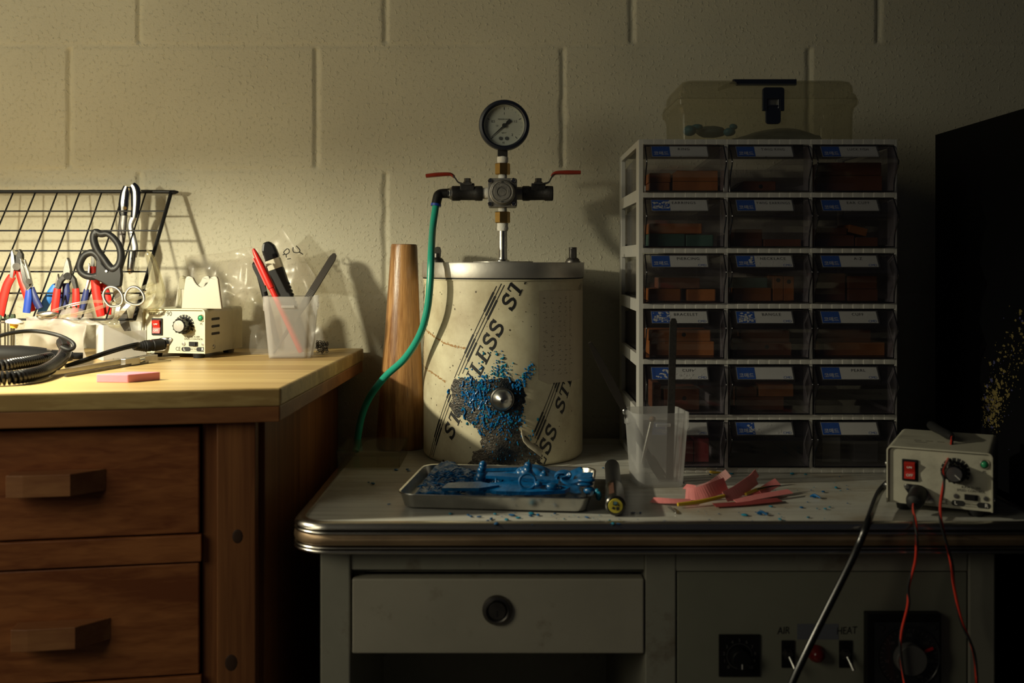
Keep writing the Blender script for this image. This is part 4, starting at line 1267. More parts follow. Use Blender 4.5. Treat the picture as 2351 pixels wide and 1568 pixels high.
# ------------------------------------------------------------------ mould blocks lying in the drawers
def block(r, c, u0, u1, v0, v1, col, label, grp, Y0=1.445, dep=0.055, seam=False, tilt=0.0, hole=None, cham=0.0):
    zb = CZ1 - (r + 1) * PITCH + (0.0040 if r < 5 else 0.0075) + 0.0018
    xl, xr = (u0 - CX) * Y0 / F, (u1 - CX) * Y0 / F
    za, zt = ZC - (v1 - HY) * Y0 / F, ZC - (v0 - HY) * Y0 / F
    m = MB()
    T = Tr((xl + xr) / 2, Y0 + dep / 2, (za + zt) / 2) @ Ry(tilt)
    hx, hz = (xr - xl) / 2, (zt - za) / 2
    out = [(-hx, -hz), (hx, -hz), (hx, hz)] + ([(-hx + cham, hz), (-hx, hz - cham * .8)] if cham else [(-hx, hz)])
    m.prism(out, -dep / 2, dep / 2, T=T @ Rx(90))
    if seam:
        m.box(-hx - .0001, hx + .0001, -dep / 2 - .0002, dep / 2, -0.0004, 0.0004, 1, T=T)
    if hole:
        for q in hole:
            m.cyl(T @ Vector((q[0] * hx, -dep / 2 - .0003, q[1] * hz)), T @ Vector((q[0] * hx, -dep / 2 + .004, q[1] * hz)), 0.0035, n=14, mi=1)
    o = m.build('mould_block', [col, 'ink'], bevel=0.0012)
    tag(o, label, 'mould block', grp)
G = 'rubber mould blocks in the clear drawers'
O_, Bn, Gn = 'orange_rubber', 'brown_rubber', 'green_rubber'
def rowz(r):          # pixel row of a drawer floor for blocks standing on it
    z = CZ1 - (r + 1) * PITCH + (0.0040 if r < 5 else 0.0075) + 0.0018
    return HY + (ZC - z) * F / 1.445
f0, f1, f2, f3, f4, f5 = [rowz(k) for k in range(6)]
block(0, 0, 1492, 1538, 419, f0, O_, 'low orange mould block at the left end of the RING drawer', G)
block(0, 0, 1491, 1540, 397, 418.5, O_, 'small orange mould block lying on the low one at left in the RING drawer', G)
block(0, 0, 1545, 1648, 392, f0, O_, 'large orange two-part mould block filling the right of the RING drawer', G, seam=True, cham=0.006)
block(0, 1, 1688, 1782, 416, f0, Bn, 'low brown mould block with a sloped end in the TWIG RING drawer', G, hole=[(0.25, 0)], cham=0.012)
block(0, 2, 1884, 2026, 403, f0, Bn, 'wide lower mould block in the LUCK FISH drawer', G)
block(0, 2, 1882, 2024, 373, 402.5, Bn, 'wide upper mould block in the LUCK FISH drawer', G)
block(1, 0, 1491, 1573, 537, f1, Gn, 'dark green mould block at the bottom left of the EARRINGS drawer', G)
block(1, 0, 1575, 1638, 539, f1, Gn, 'pale green mould block at the bottom right of the EARRINGS drawer', G)
block(1, 0, 1491, 1612, 513, 536.5, O_, 'long brown-orange mould block lying on green ones in the EARRINGS drawer', G)
block(1, 1, 1688, 1750, 526, f1, Bn, 'brown mould block at the left of the TWIG EARRINGS drawer', G)
block(1, 1, 1753, 1840, 549, f1, Bn, 'flat dark mould block at the right of the TWIG EARRINGS drawer', G)
block(1, 2, 1884, 1962, 540, f1, Bn, 'dark mould block at the bottom left of the EAR CUFF drawer', G)
block(1, 2, 1884, 1945, 523, 539.5, Bn, 'dark mould block lying on another in the EAR CUFF drawer', G)
block(1, 2, 1964, 2016, 545, f1, Bn, 'flat dark mould block at the bottom right of the EAR CUFF drawer', G)
block(1, 2, 1948, 1992, 520, 538, O_, 'tilted orange mould block on top in the EAR CUFF drawer', G, tilt=14, Y0=1.446)
block(2, 0, 1490, 1563, 663, f2, O_, 'orange mould block at the bottom left of the PIERCING drawer', G)
block(2, 0, 1577, 1643, 664, f2, O_, 'orange mould block at the bottom right of the PIERCING drawer', G)
block(2, 0, 1515, 1607, 638, 662.5, Bn, 'brown mould block lying across the two in the PIERCING drawer', G)
block(2, 1, 1684, 1771, 661, f2, O_, 'orange mould block under the green one in the NECKLACE drawer', G)
block(2, 1, 1684, 1762, 638, 660.5, Gn, 'grey-green mould block on the orange one in the NECKLACE drawer', G)
block(2, 1, 1775, 1798.5, 633, f2, O_, 'upright orange mould block with a hole, left of the pair in the NECKLACE drawer', G, hole=[(0, 0.65)])
block(2, 1, 1799.5, 1823, 634, f2, O_, 'upright orange mould block with a hole, right of the pair in the NECKLACE drawer', G, hole=[(0, 0.55)])
block(2, 2, 1884, 1941, 628, f2, Bn, 'tall dark mould block at the left of the A-Z drawer', G)
block(2, 2, 1946, 2016, 664, f2, Bn, 'flat dark mould block at the bottom right of the A-Z drawer', G)
block(2, 2, 1946, 2014, 634, 663.5, Bn, 'dark mould block lying on the flat one in the A-Z drawer', G)
block(3, 0, 1493, 1640, 784, f3, O_, 'long lower mould block in the BRACELET drawer', G)
block(3, 0, 1491, 1632, 758, 783.5, O_, 'long upper mould block with a hole in the BRACELET drawer', G, hole=[(0.12, 0.2)])
block(3, 1, 1690, 1818, 786, f3, Bn, 'dark lower mould block in the BANGLE drawer', G, hole=[(0.1, 0.3)])
block(3, 1, 1700, 1813, 758, 785.5, Bn, 'dark upper mould block in the BANGLE drawer', G)
block(3, 2, 1890, 2032, 786, f3, O_, 'long lower mould block in the drawer reading CUFF under A-Z', G)
block(3, 2, 1884, 2000, 758, 785.5, Bn, 'long upper mould block in the drawer reading CUFF under A-Z', G)
block(4, 0, 1500, 1518, 880, f4, Bn, 'narrow upright mould block left in the drawer under BRACELET', G)
block(4, 0, 1524, 1606, 892, f4, Bn, 'dark mould block with a hole in the drawer under BRACELET', G, hole=[(0.15, 0.1)])
block(4, 1, 1690, 1800, 911, f4, Bn, 'low dark mould block in the blank-label drawer under BANGLE', G)
block(4, 1, 1690, 1738, 888, 910.5, Bn, 'small dark mould block lying left on the low one under BANGLE', G)
block(4, 1, 1742, 1822, 882, 910.5, O_, 'orange-brown mould block lying right on the low one under BANGLE', G)
block(5, 0, 1572, 1592, 1012, f5, 'red_mould', 'red mould piece seen just right of the white cup, left of two', G, tilt=0)
block(5, 0, 1594, 1628, 1006, f5, 'red_mould', 'red mould piece in the bottom left drawer, right of two', G)
block(5, 2, 1960, 2016, 1012, f5, mat('grey_mould', (0.07, 0.07, 0.075), 0.6), 'dark grey mould block in the bottom right drawer', G)
block(5, 2, 1888, 1930, 1004, f5, mat('pale_mould', (0.16, 0.16, 0.14), 0.6), 'pale grey mould block at the left of the bottom right drawer', G)

# ------------------------------------------------------------------ clear carrying case on the cabinet
def build_case():
    z0 = CZ1
    y0, y1 = 1.44, 1.585
    x = lambda u: (u - CX) * y0 / F
    z = lambda v: ZC - (v - HY) * y0 / F
    t = thing('carrying_case', (x(1760), (y0 + y1) / 2, z0), 'clear plastic carrying case with dark latch on top of the drawer cabinet', 'case')
    def shell(name, prof, closed_top, closed_bot):
        """rings of rounded rectangles: (inset, z)"""
        m = MB(); n = None; vs, fs = [], []
        for ins, zz in prof:
            ring = rrect(x(1563) + ins, x(1962) - ins, y0 + ins, y1 - ins, 0.008, 4)
            n = len(ring); vs += [(a, b, zz) for a, b in ring]
        for k in range(len(prof) - 1):
            fs += [(k * n + i, k * n + (i + 1) % n, (k + 1) * n + (i + 1) % n, (k + 1) * n + i) for i in range(n)]
        if closed_bot: fs.append(tuple(range(n))[::-1])
        if closed_top: fs.append(tuple((len(prof) - 1) * n + i for i in range(n)))
        m.add(vs, fs, 0, True)
        return m.build(name, 'case_clear', t, solid=0.0012)
    shell('case_body', [(0.003, z0 + .0008), (0.001, z0 + .002), (0.0006, z(262)), (-0.001, z(247)), (-0.0045, z(240)), (-0.005, z(229)), (-0.0042, z(227))], False, True)
    shell('lid', [(-0.0042, z(226.5)), (-0.0030, z(218)), (0.000, z(213)), (0.0008, z(197)), (0.004, z(187)), (0.010, z(183))], True, False)
    # handle folded on the lid
    m = MB(); hz = z(194)
    xa, xb = x(1684), x(1830)
    m.box(xa + .002, xb, y0 + 0.012, y0 + 0.040, z(183) + .0006, z(183) + 0.0016)
    m.prism([(xa, z(181)), (xa + .006, z(194.5)), (xb, z(194.5)), (xb, z(181))], -0.004, 0.004, T=Tr(0, y0 + 0.006, 0) @ Rx(90))
    m.build('handle', 'navy_plastic', t, bevel=0.001)
    m = MB(); m.prism([(x(1648), z(209)), (x(1690), z(196)), (x(1690), z(188)), (x(1668), z(190)), (x(1648), z(203))], -0.0012, 0.0012, T=Tr(0, y0 - 0.0005, 0) @ Rx(90)); m.build('handle_recess', 'case_clear', t)
    # latch: cover, loop, tongue
    T = Tr(0, y0, 0) @ Rx(90)
    m = MB(); m.prism(rrect(x(1748), x(1797), z(229), z(203), 0.004, 4), 0.003, 0.0095, T=T)
    for u in (1748, 1787):
        m.box(x(u), x(u + 10), y0 - 0.0092, y0 - 0.003, z(256), z(222))
    m.build('latch_cover', 'navy_plastic', t, bevel=0.0012)
    m = MB(); m.box(x(1756), x(1787), y0 - 0.0085, y0 - 0.0045, z(247), z(243))
    for u in (1756, 1783): m.cyl((x(u + 2), y0 - .007, z(251)), (x(u + 2), y0 - .007, z(230)), 0.0018, n=10)
    m.prism(rrect(x(1755), x(1789.5), z(286), z(247), 0.0045, 4), 0.0035, 0.0078, T=T)
    m.build('latch_tongue', 'navy_plastic', t, bevel=0.001)
    m = MB(); m.box(x(1757), x(1788), y0 - 0.0045, y0 - 0.0036, z(243), z(229)); m.build('latch_plate', 'steel', t)
    # things kept inside
    zi = z0 + 0.0032
    def inside(u, v, Y, r, name, label, col, cat, grp=None):
        p = P(u, v, Y); 
        m = MB(); m.sphere((p.x, p.y, max(p.z, zi + r[2])), r, 14, jit=0.0012)
        tag(m.build(name, col), label, cat, grp)
    g = 'blue wax pieces in the clear case'
    case_blue = mat('case_blue', (0.01, 0.13, 0.22), 0.5)
    inside(1600, 292, 1.478, (0.0085, 0.006, 0.0042), 'wax_piece', 'blue wax piece at the upper left inside the clear case', case_blue, 'wax piece', g)
    inside(1583, 300, 1.480, (0.0095, 0.013, 0.0075), 'wax_piece', 'dark blue wax lump at the left wall inside the clear case', case_blue, 'wax piece', g)
    inside(1675, 303, 1.470, (0.0090, 0.0085, 0.0060), 'wax_piece', 'round dark blue wax lump on the bottom of the clear case', case_blue, 'wax piece', g)
    inside(1684, 291, 1.478, (0.0055, 0.005, 0.0042), 'wax_piece', 'small blue wax piece above the round lump in the clear case', case_blue, 'wax piece', g)
    inside(1632, 303, 1.50, (0.022, 0.018, 0.0085), 'wax_piece', 'flat grey-blue wax piece between the lumps in the clear case', mat('greyblue', (0.07, 0.10, 0.11), 0.5), 'wax piece', g)
    # bagged dark bundle
    m = MB(); vs, fs = [], []
    nx, ny = 26, 9
    rng = random.Random(3)
    for j in (0, 1):
        for i in range(nx + 1):
            f = i / nx
            for k in range(ny + 1):
                q = k / ny
                X = x(1690) + (x(1893) - x(1690)) * f
                hgt = (0.006 + 0.034 * f * (1.05 - f * .55)) * (math.sin(PI * min(max(f, .03), .97)) ** .35)
                edge = math.sin(PI * q) ** .5
                Zz = zi + 0.0008 + (hgt * edge * j) + (0.0012 * noise.noise(Vector((f * 9, q * 5, j * 3))) if j else 0)
                vs.append((X, 1.452 + 0.09 * q, max(Zz, zi + .0003 * j)))
    N1 = (nx + 1) * (ny + 1)
    for j in (0, 1):
        for i in range(nx):
            for k in range(ny):
                a = j * N1 + i * (ny + 1) + k
                f = (a, a + ny + 1, a + ny + 2, a + 1)
                fs.append(f if j else f[::-1])
    m.add(vs, fs, 0, True)
    tag(m.build('tool_bag', mat('bag_dark', (0.030, 0.050, 0.065), 0.4, var=0.7, scale=(30, 60, 60), col2=(0.12, 0.13, 0.12))), 'dark blue-grey bag of thin pieces lying in the clear case', 'bag')
build_case()
# ------------------------------------------------------------------ micromotor control units
def control_unit(base, yaw, dims, label, grp, dirty, cord=False, cradle=False, tilt=0.0):
    W, Dp, H = dims
    t = thing('micromotor_control_unit', base, label, 'control unit', grp)
    T = Tr(*base) @ Rz(yaw) @ Ry(tilt)                 # local: x right, y away from viewer, z up; origin front left bottom
    case = 'cream_dirty' if dirty else 'cream_case'
    f = 0.007
    m = MB(T)
    # U-shaped cover standing proud of the recessed front panel
    m.prism([(0, f), (0, f + H - .006)] + [(0.006 - 0.006 * math.cos(R(a)), f + H - 0.006 + 0.006 * math.sin(R(a))) for a in range(15, 91, 15)] +
            [(W - 0.006 + 0.006 * math.sin(R(a)), f + H - 0.006 + 0.006 * math.cos(R(a))) for a in range(0, 91, 15)] + [(W, f), (W - .0016, f)] +
            [(W - 0.0062 + 0.0046 * math.cos(R(a)), f + H - 0.0062 + 0.0046 * math.sin(R(a))) for a in range(0, 91, 15)] +
            [(0.0062 - 0.0046 * math.sin(R(a)), f + H - 0.0062 + 0.0046 * math.cos(R(a))) for a in range(0, 91, 15)] + [(.0016, f)], -Dp, 0.0, T=Rx(90))
    # side vent slots and screw
    for k in range(3):
        z = f + H * 0.76 - k * 0.0108
        m.prism(rrect(Dp * .16, Dp * .16 + 0.026, z - .0019, z + .0019, .0018, 3), W - .0001, W + .0003, 1, T=frame((0, 0, 0), (0, 1, 0), (0, 0, 1), (1, 0, 0)))
    if dirty:
        for k in range(4): m.box(W * .22 + k * .013, W * .22 + k * .013 + .008, Dp * .38, Dp * .38 + .0016, f + H, f + H + .0002, 1)
        m.box(W * .24, W * .36, Dp * .30, Dp * .30 + .0014, f + H, f + H + .0002, 1)
    m.build('cover', [case, 'ink'], t)
    m = MB(T @ Tr(W, Dp * .22, f + 0.0085) @ Ry(90)); m.lathe([(0, 0), (0.0034, 0), (0.0030, 0.0014), (0, 0.0018)], 14); m.build('cover_screw', 'steel', t)
    if dirty:
        for zz in (0.020, 0.045):
            m = MB(T @ Tr(0, 0.004, f + zz) @ Ry(-90)); m.lathe([(0, 0), (0.0030, 0), (0.0026, 0.0014), (0, 0.0018)], 14); m.build('cover_screw', 'steel', t)
    yf = 0.0035
    m = MB(T)
    m.box(.0016, W - .0016, yf, Dp - .002, f, f + H - .0018)
    for x in (W * 0.16, W * 0.84):
        for y in (0.012, Dp - 0.015):
            m2 = MB(T @ Tr(x, y, 0)); m2.lathe([(0, 0), (0.0078, 0), (0.0092, f), (0, f)], 18); m2.build('rubber_foot', 'black_rubber', t)
    L = lambda x, z, d=0.0: T @ Vector((x, yf - d, f + z))
    F_ = lambda x, z, d=0.0003: T @ Tr(x, yf - d, f + z) @ Rx(90)
    Q_ = lambda x, z, d=0.0003: Tr(x, yf - d, f + z) @ Rx(90)
    if not dirty:
        m.text('STRONG', 0.0070, Q_(W * .215, H * .885), 1, sx=0.90)
        m.text('90', 0.0096, Q_(W * .415, H * .885), 1, sx=0.90)
    m.text('R.P.M 35,000', 0.0037, Q_(W * .80, H * .375), 1)
    m.text('SPEED CONTROL', 0.0038, Q_(W * .80, H * .322), 1)
    m.text('CE', 0.0080, Q_(W * .555, H * .095), 1, sx=0.8)
    m.text('PL', 0.0042, Q_(W * .925, H * .665), 1)
    # direction plate: L [DIRECTION] R
    for s_ in (-1, 1):
        c = W * .80 + s_ * W * .118
        m.prism(rrect(c - .0072, c + .0072, H * .095 - .0032, H * .095 + .0032, .0031, 4), 0, 0.0003, 1, T=Tr(0, yf, f) @ Rx(90))
        m.text('L' if s_ < 0 else 'R', 0.0058, Q_(c + s_ * .0026, H * .095, .0005), 2, bold=.02)
    m.text('DIRECTION', 0.0027, Q_(W * .80, H * .095), 1)
    m.box(W * .80 - .0062, W * .80 + .0062, yf - .0003, yf, f + H * .095 - .0028, f + H * .095 - .0025, 1)
    m.box(W * .80 - .0062, W * .80 + .0062, yf - .0003, yf, f + H * .095 + .0025, f + H * .095 + .0028, 1)
    m.build('front_panel', [case, 'ink', 'white_ink'], t)
    # rocker switch
    sx, sz = W * .225, H * .595
    m = MB(T); m.box(sx - .0085, sx + .0085, yf - .0022, yf, f + sz - .0125, f + sz + .0125); sw = m.build('switch_frame', 'black_plastic', t, bevel=0.0008)
    m = MB(T)
    m.prism([(-.0022, -.0098), (-.0022, .0098), (-.0068, .0085), (-.0030, -.0015), (-.0046, -.0095)], sx - .0058, sx + .0058, T=frame((0, yf, f + sz), (0, 1, 0), (0, 0, 1), (1, 0, 0)))
    m.text('ON', 0.0036, Tr(sx, yf - .0058, f + sz + .0040) @ Rx(90 - 20), 1, bold=.02)
    m.text('OFF', 0.0042, Tr(sx, yf - .0044, f + sz - .0055) @ Rx(90 + 6), 1, bold=.02)
    m.build('rocker', ['red_switch', 'white_ink'], sw)
    # speed knob with scale ring
    kx, kz = W * .655, H * .63
    m = MB(T)
    for k in range(13):
        a = R(215 - 20 * k)
        m.add([(kx + r_ * math.cos(a + w_), yf - .0003, f + kz + r_ * math.sin(a + w_)) for r_, w_ in ((.0118, -.13), (.0118, .13), (.0158, .13), (.0158, -.13))], [(0, 1, 2, 3)], 0, False)
    m.build('scale_ring', 'ink', t)
    m = MB(F_(kx, kz, 0))
    prof = [(.0125, .0005), (.0125, .003), (.0105, .004), (.0100, .0155), (.0090, .0165)]
    m.lathe([(0, .0005)] + prof + [(0, .0165)], 32)
    for k in range(12):
        a = 2 * PI * k / 12; m.cyl((.0100 * math.cos(a), .0100 * math.sin(a), .004), (.0098 * math.cos(a), .0098 * math.sin(a), .0150), .0014, n=8)
    kn = m.build('speed_knob', 'black_gloss', t)
    m = MB(F_(kx, kz, 0)); m.lathe([(0, .0160), (.0082, .0160), (.0082, .0170), (0, .0171)], 32); kc = m.build('knob_cap', mat('brushed_cap', (0.62, 0.61, 0.58), 0.3, 1.0, var=0.2, scale=(4, 200, 4)) if 'brushed_cap' not in M else M['brushed_cap'], kn)
    m = MB(F_(kx, kz, 0) @ Rz(-42 if dirty else 120)); m.box(.001, .0082, -.0004, .0004, .0169, .0174); m.build('knob_mark', 'white_ink', kn)
    # pilot lamp
    m = MB(F_(W * .925, H * .80, 0)); m.lathe([(0, 0), (.0056, 0), (.0056, .0012), (.0044, .0030), (.0040, .0030)], 24); pb = m.build('lamp_bezel', 'chrome', t)
    m = MB(F_(W * .925, H * .80, 0)); m.sphere((0, 0, .0018), (.0040, .0040, .0030), 14); m.build('lamp_lens', 'green_lens', pb)
    # direction slide switch and its screws
    dx, dz = W * .80, H * .215
    m = MB(T); m.box(dx - .0068, dx + .0068, yf - .0012, yf, f + dz - .0032, f + dz + .0032); m.box(dx - .002, dx + .0045, yf - .0030, yf, f + dz - .0026, f + dz + .0026)
    m.build('slide_switch', 'black_plastic', t)
    for s_ in (-1, 1):
        m = MB(F_(dx + s_ * .0155, dz, 0)); m.lathe([(0, 0), (.0030, 0), (.0026, .0012), (0, .0015)], 14); m.build('panel_screw', 'steel', t)
    # socket plate
    px, pz = W * .31, H * .20
    m = MB(F_(px, pz, 0)); m.prism([(.0105 * math.cos(R(a)) + (.0075 if -60 < a < 60 else (-.0075 if a > 120 or a < -120 else 0)), .0078 * math.sin(R(a)) * (1.25 if 50 < abs(a) < 130 else .6)) for a in range(-180, 180, 20)], 0, .0010, T=Rz(28 if not dirty else -28))
    m.lathe([(.0088, .001), (.0088, .004), (.0078, .004)], 24)
    sk = m.build('socket_plate', 'chrome', t)
    for s_ in (-1, 1):
        a = R(28 if not dirty else -28); m = MB(F_(px + s_ * .0145 * math.cos(a), pz + s_ * .0145 * math.sin(a), 0)); m.lathe([(0, .0008), (.0028, .0008), (.0024, .0022), (0, .0026)], 12); m.build('socket_screw', 'steel', sk)
    sock = L(px, pz, .004)
    if cradle:
        # handpiece rest: two saddle plates on a sloping block
        c = MB(T)
        z0 = f + H
        def saddle(x0, x1, y0, y1, h, dip):
            pts = [(x0, 0), (x0 + .006, h * .90)]
            pts += [(x0 + .008, h * .985), (x0 + .012, h), (x0 + .016, h * .97)]
            w = x1 - x0
            for k in range(9):
                q = k / 8; pts.append((x0 + .018 + (w - .036) * q, h * .95 - dip * math.sin(PI * q) ** .8))
            pts += [(x1 - .016, h * .97), (x1 - .012, h), (x1 - .008, h * .985), (x1 - .006, h * .90), (x1, 0)]
            c.prism(pts, -y1, -y0, T=Tr(0, 0, z0) @ Rx(90))
        xo = W * .56
        saddle(xo, xo + .064, .012, .017, .0480, .014)
        c.build('cradle_front', 'grey_plastic', t, bevel=0.0012)
        c = MB(T); saddle(xo - .0290, xo + .034, .046, .051, .0480, .014); c.build('cradle_back', 'grey_plastic', t, bevel=0.0012)
        c = MB(T); c.prism([(xo + .004, .017), (xo + .060, .017), (xo + .031, .046), (xo - .0250, .046)], z0, z0 + .028); c.build('cradle_base', 'grey_plastic', t, bevel=0.001)
    return t, T, sock
LW, LD, LH = 0.100, 0.122, 0.0650
lbase = P(326.5, 806, 1.54); lbase.z = BENCH
lyaw = -11
lu, LT, lsock = control_unit(lbase, lyaw, (LW, LD, LH), 'clean cream control unit with handpiece cradle on top, standing on the wooden bench', 'micromotor control units', False, cradle=True)
rbase = P(2035, 1160, 1.215); rbase.z = DESK
ryaw = -27
ru, RT, rsock = control_unit(rbase, ryaw, (0.1125, 0.138, 0.0660), 'grimy cream control unit with red wires on the metal desk by the black cabinet', 'micromotor control units', True)

# plug, cord and coiled lead of the left unit
def build_left_cord():
    t = thing('coiled_cord', (-0.62, 1.40, BENCH), 'black coiled handpiece cord plugged into the clean control unit on the bench', 'cord')
    d = (LT.to_3x3() @ Vector((-.62, -1, -0.05))).normalized()
    a = lsock; 
    m = MB(Tr(*a) @ d.to_track_quat('Z', 'Y').to_matrix().to_4x4())
    m.lathe([(0, -.002), (.0085, -.002), (.0088, .002), (.0088, .014), (.0080, .015), (.0080, .017), (.0086, .018), (.0084, .024), (.0074, .026), (.0060, .034), (.0042, .042), (.0034, .044), (0, .044)], 24)
    for k in range(6): m.lathe([(.0080 - .0007 * k, .024 + k * .0032), (.0086 - .0008 * k, .025 + k * .0032), (.0079 - .0007 * k, .0262 + k * .0032)], 20)
    m.build('plug', 'black_rubber', t)
    e = a + d * .042
    for off in (-1, 1):
        m = MB()
        pts = [e + Vector((0, 0, off * .0014)), P(318, 791 + off * 2.4, 1.475), P(285, 798 + off * 2.4, 1.455), P(238, 812 + off * 2.4, 1.435), P(195, 827 + off * 2.4, 1.41), P(150, 842 + off * 2.4, 1.385)]
        for p in pts: p.z = max(p.z, BENCH + .0024)
        m.tube(pts, .0021, 8, sub=6); m.build('lead', 'black_rubber', t)
    # springy coil lying along the bench
    def coil(path, rad, pitch, name, wire=.0020):
        cur = []
        pts = [Vector(p) for p in path]
        for i in range(len(pts) - 1):
            p0, p1, p2, p3 = pts[max(i - 1, 0)], pts[i], pts[i + 1], pts[min(i + 2, len(pts) - 1)]
            for k in range(30):
                u = k / 30
                cur.append(0.5 * ((2 * p1) + (p2 - p0) * u + (2 * p0 - 5 * p1 + 4 * p2 - p3) * u * u + (3 * p1 - p0 - 3 * p2 + p3) * u ** 3))
        cur.append(pts[-1])
        out, ph, acc = [], 0.0, 0.0
        step = pitch / 11
        nrm = Vector((0, 0, 1))
        for p, q in zip(cur, cur[1:]):
            seg = (q - p).length
            tg = (q - p).normalized()
            while acc < seg:
                c = p + tg * acc
                n_ = (nrm - tg * nrm.dot(tg)).normalized(); b_ = tg.cross(n_)
                out.append(c + n_ * rad * math.cos(ph) + b_ * rad * math.sin(ph))
                ph += 2 * PI / 11; acc += step
            acc -= seg
        m = MB(); m.tube(out, wire, 7, sub=1); return m.build(name, 'black_gloss', t)
    r_ = .0066; h_ = r_ + .0026
    coil([B(-70, 888, h_), B(0, 887, h_), B(50, 883, h_), B(92, 873, h_), B(122, 859, h_ + .001), B(143, 848, h_ + .006), B(150, 840, h_ + .014), B(143, 834, h_ + .020)], r_, .0050, 'coil')
    coil([B(-70, 858, h_), B(0, 856, h_), B(45, 850, h_), B(85, 843, h_), B(116, 836, h_)], r_ * .95, .0050, 'coil')
    m = MB(); m.tube([P(140, 796, 1.37), P(158, 803, 1.37), P(170, 797, 1.375), P(165, 785, 1.38), P(140, 772, 1.39), P(105, 763, 1.39), P(70, 760, 1.385), P(35, 763, 1.37), P(0, 771, 1.35), P(-60, 790, 1.31)], .0026, 8, sub=6)
    m.build('lead', 'black_rubber', t)
build_left_cord()

def build_handpiece():
    t = thing('handpiece', B(20, 822), 'black micromotor handpiece lying on the bench behind the coiled black cord', 'handpiece')
    a, b = B(-60, 838, .0140), B(190, 828, .0066)
    d = b - a; L = d.length
    T = Tr(*a) @ d.to_track_quat('Z', 'Y').to_matrix().to_4x4()
    m = MB(T); m.lathe([(0, 0), (.0120, 0), (.0135, .01), (.0138, L * .42), (.0124, L * .56), (.0104, L * .66), (0, L * .66)], 28); m.build('body', 'black_rubber', t)
    m = MB(T); m.lathe([(0, L * .655), (.0106, L * .655), (.0092, L * .70), (0, L * .70)], 24); m.build('collar', 'steel', t)
    m = MB(T); m.lathe([(0, L * .695), (.0086, L * .695), (.0078, L * .86), (.0062, L * .90), (.0050, L * .91), (.0050, L), (0, L)], 20); m.build('nose', 'black_plastic', t)
build_handpiece()

# right unit: probe lead, wires and mains cord
def build_right_wires():
    tp = RT @ Vector((0.060, 0.075, 0.0730))
    def wire(name, pts, label, black):
        m = MB(); m.tube(pts, .0013, 7, sub=7); 
        q = [p + Vector((.0009, -.0006, .0002)) for p in pts]
        return m
    t = thing('probe_lead', tp, 'black probe on the grimy control unit with a red wire hanging over the desk edge', 'wire')
    a, b = P(2137, 977, 1.315), P(2186, 1024, 1.235)
    a.z = max(a.z, DESK + .081); b.z = max(b.z, DESK + .0795)
    m = MB(); m.tube([a, a.lerp(b, .15), a.lerp(b, .5), a.lerp(b, .85), b], [.0052, .0058, .0050, .0054, .0030], 14, sub=4); m.build('probe', 'black_rubber', t)
    pts = [b, P(2180, 1045, 1.20), P(2166, 1080, 1.145), P(2168, 1100, 1.135), P(2163, 1130, 1.13), P(2159, 1165, 1.125), P(2163, 1205, 1.123), P(2183, 1290, 1.125), P(2190, 1345, 1.13), P(2208, 1425, 1.135), P(2236, 1500, 1.135), P(2243, 1600, 1.135)]
    m = MB(); m.tube(pts, .0015, 8, sub=7); m.build('wire', 'red_wire', t)
    q = [p + Vector((.0012 * math.sin(k * 1.9), -.0012 * math.cos(k * 1.9), 0)) for k, p in enumerate(pts)]
    m = MB(); m.tube(q, .0014, 8, sub=7); m.build('wire', 'black_rubber', t)
    t = thing('plug_lead', rsock, 'red wire hanging from the round black plug of the grimy control unit', 'wire')
    d = (RT.to_3x3() @ Vector((-.10, -1, -0.25))).normalized()
    m = MB(Tr(*rsock) @ d.to_track_quat('Z', 'Y').to_matrix().to_4x4())
    m.lathe([(0, -.002), (.0095, -.002), (.0100, .004), (.0100, .018), (.0085, .024), (.004, .027), (0, .028)], 24); m.build('plug', 'black_rubber', t)
    e = rsock + d * .026
    pts = [e, P(2097, 1172, 1.155), P(2103, 1200, 1.13), P(2104, 1245, 1.122), P(2101, 1290, 1.125), P(2087, 1345, 1.13), P(2084, 1390, 1.13), P(2070, 1450, 1.135), P(2068, 1500, 1.135), P(2081, 1600, 1.135)]
    m = MB(); m.tube(pts, .0014, 8, sub=7); m.build('wire', 'red_wire', t)
    q = [p + Vector((.0012 * math.sin(k * 2.3), -.0011 * math.cos(k * 2.3), 0)) for k, p in enumerate(pts)]
    m = MB(); m.tube(q, .0013, 8, sub=7); m.build('wire', 'black_rubber', t)
    m = MB(); m.tube([RT @ Vector((-.002, .035, .024)), P(2022, 1126, 1.245), P(2010, 1150, 1.20), P(1994, 1195, 1.125), P(1972, 1250, 1.115), P(1944, 1310, 1.11), P(1900, 1398, 1.105), P(1862, 1475, 1.10), P(1822, 1560, 1.095), P(1790, 1640, 1.09)], [.0034, .0040] + [.0040] * 8, 12, sub=7)
    tag(m.build('mains_cord', 'black_gloss'), 'glossy black cord running from the left side of the grimy control unit to the floor', 'cord')
build_right_wires()

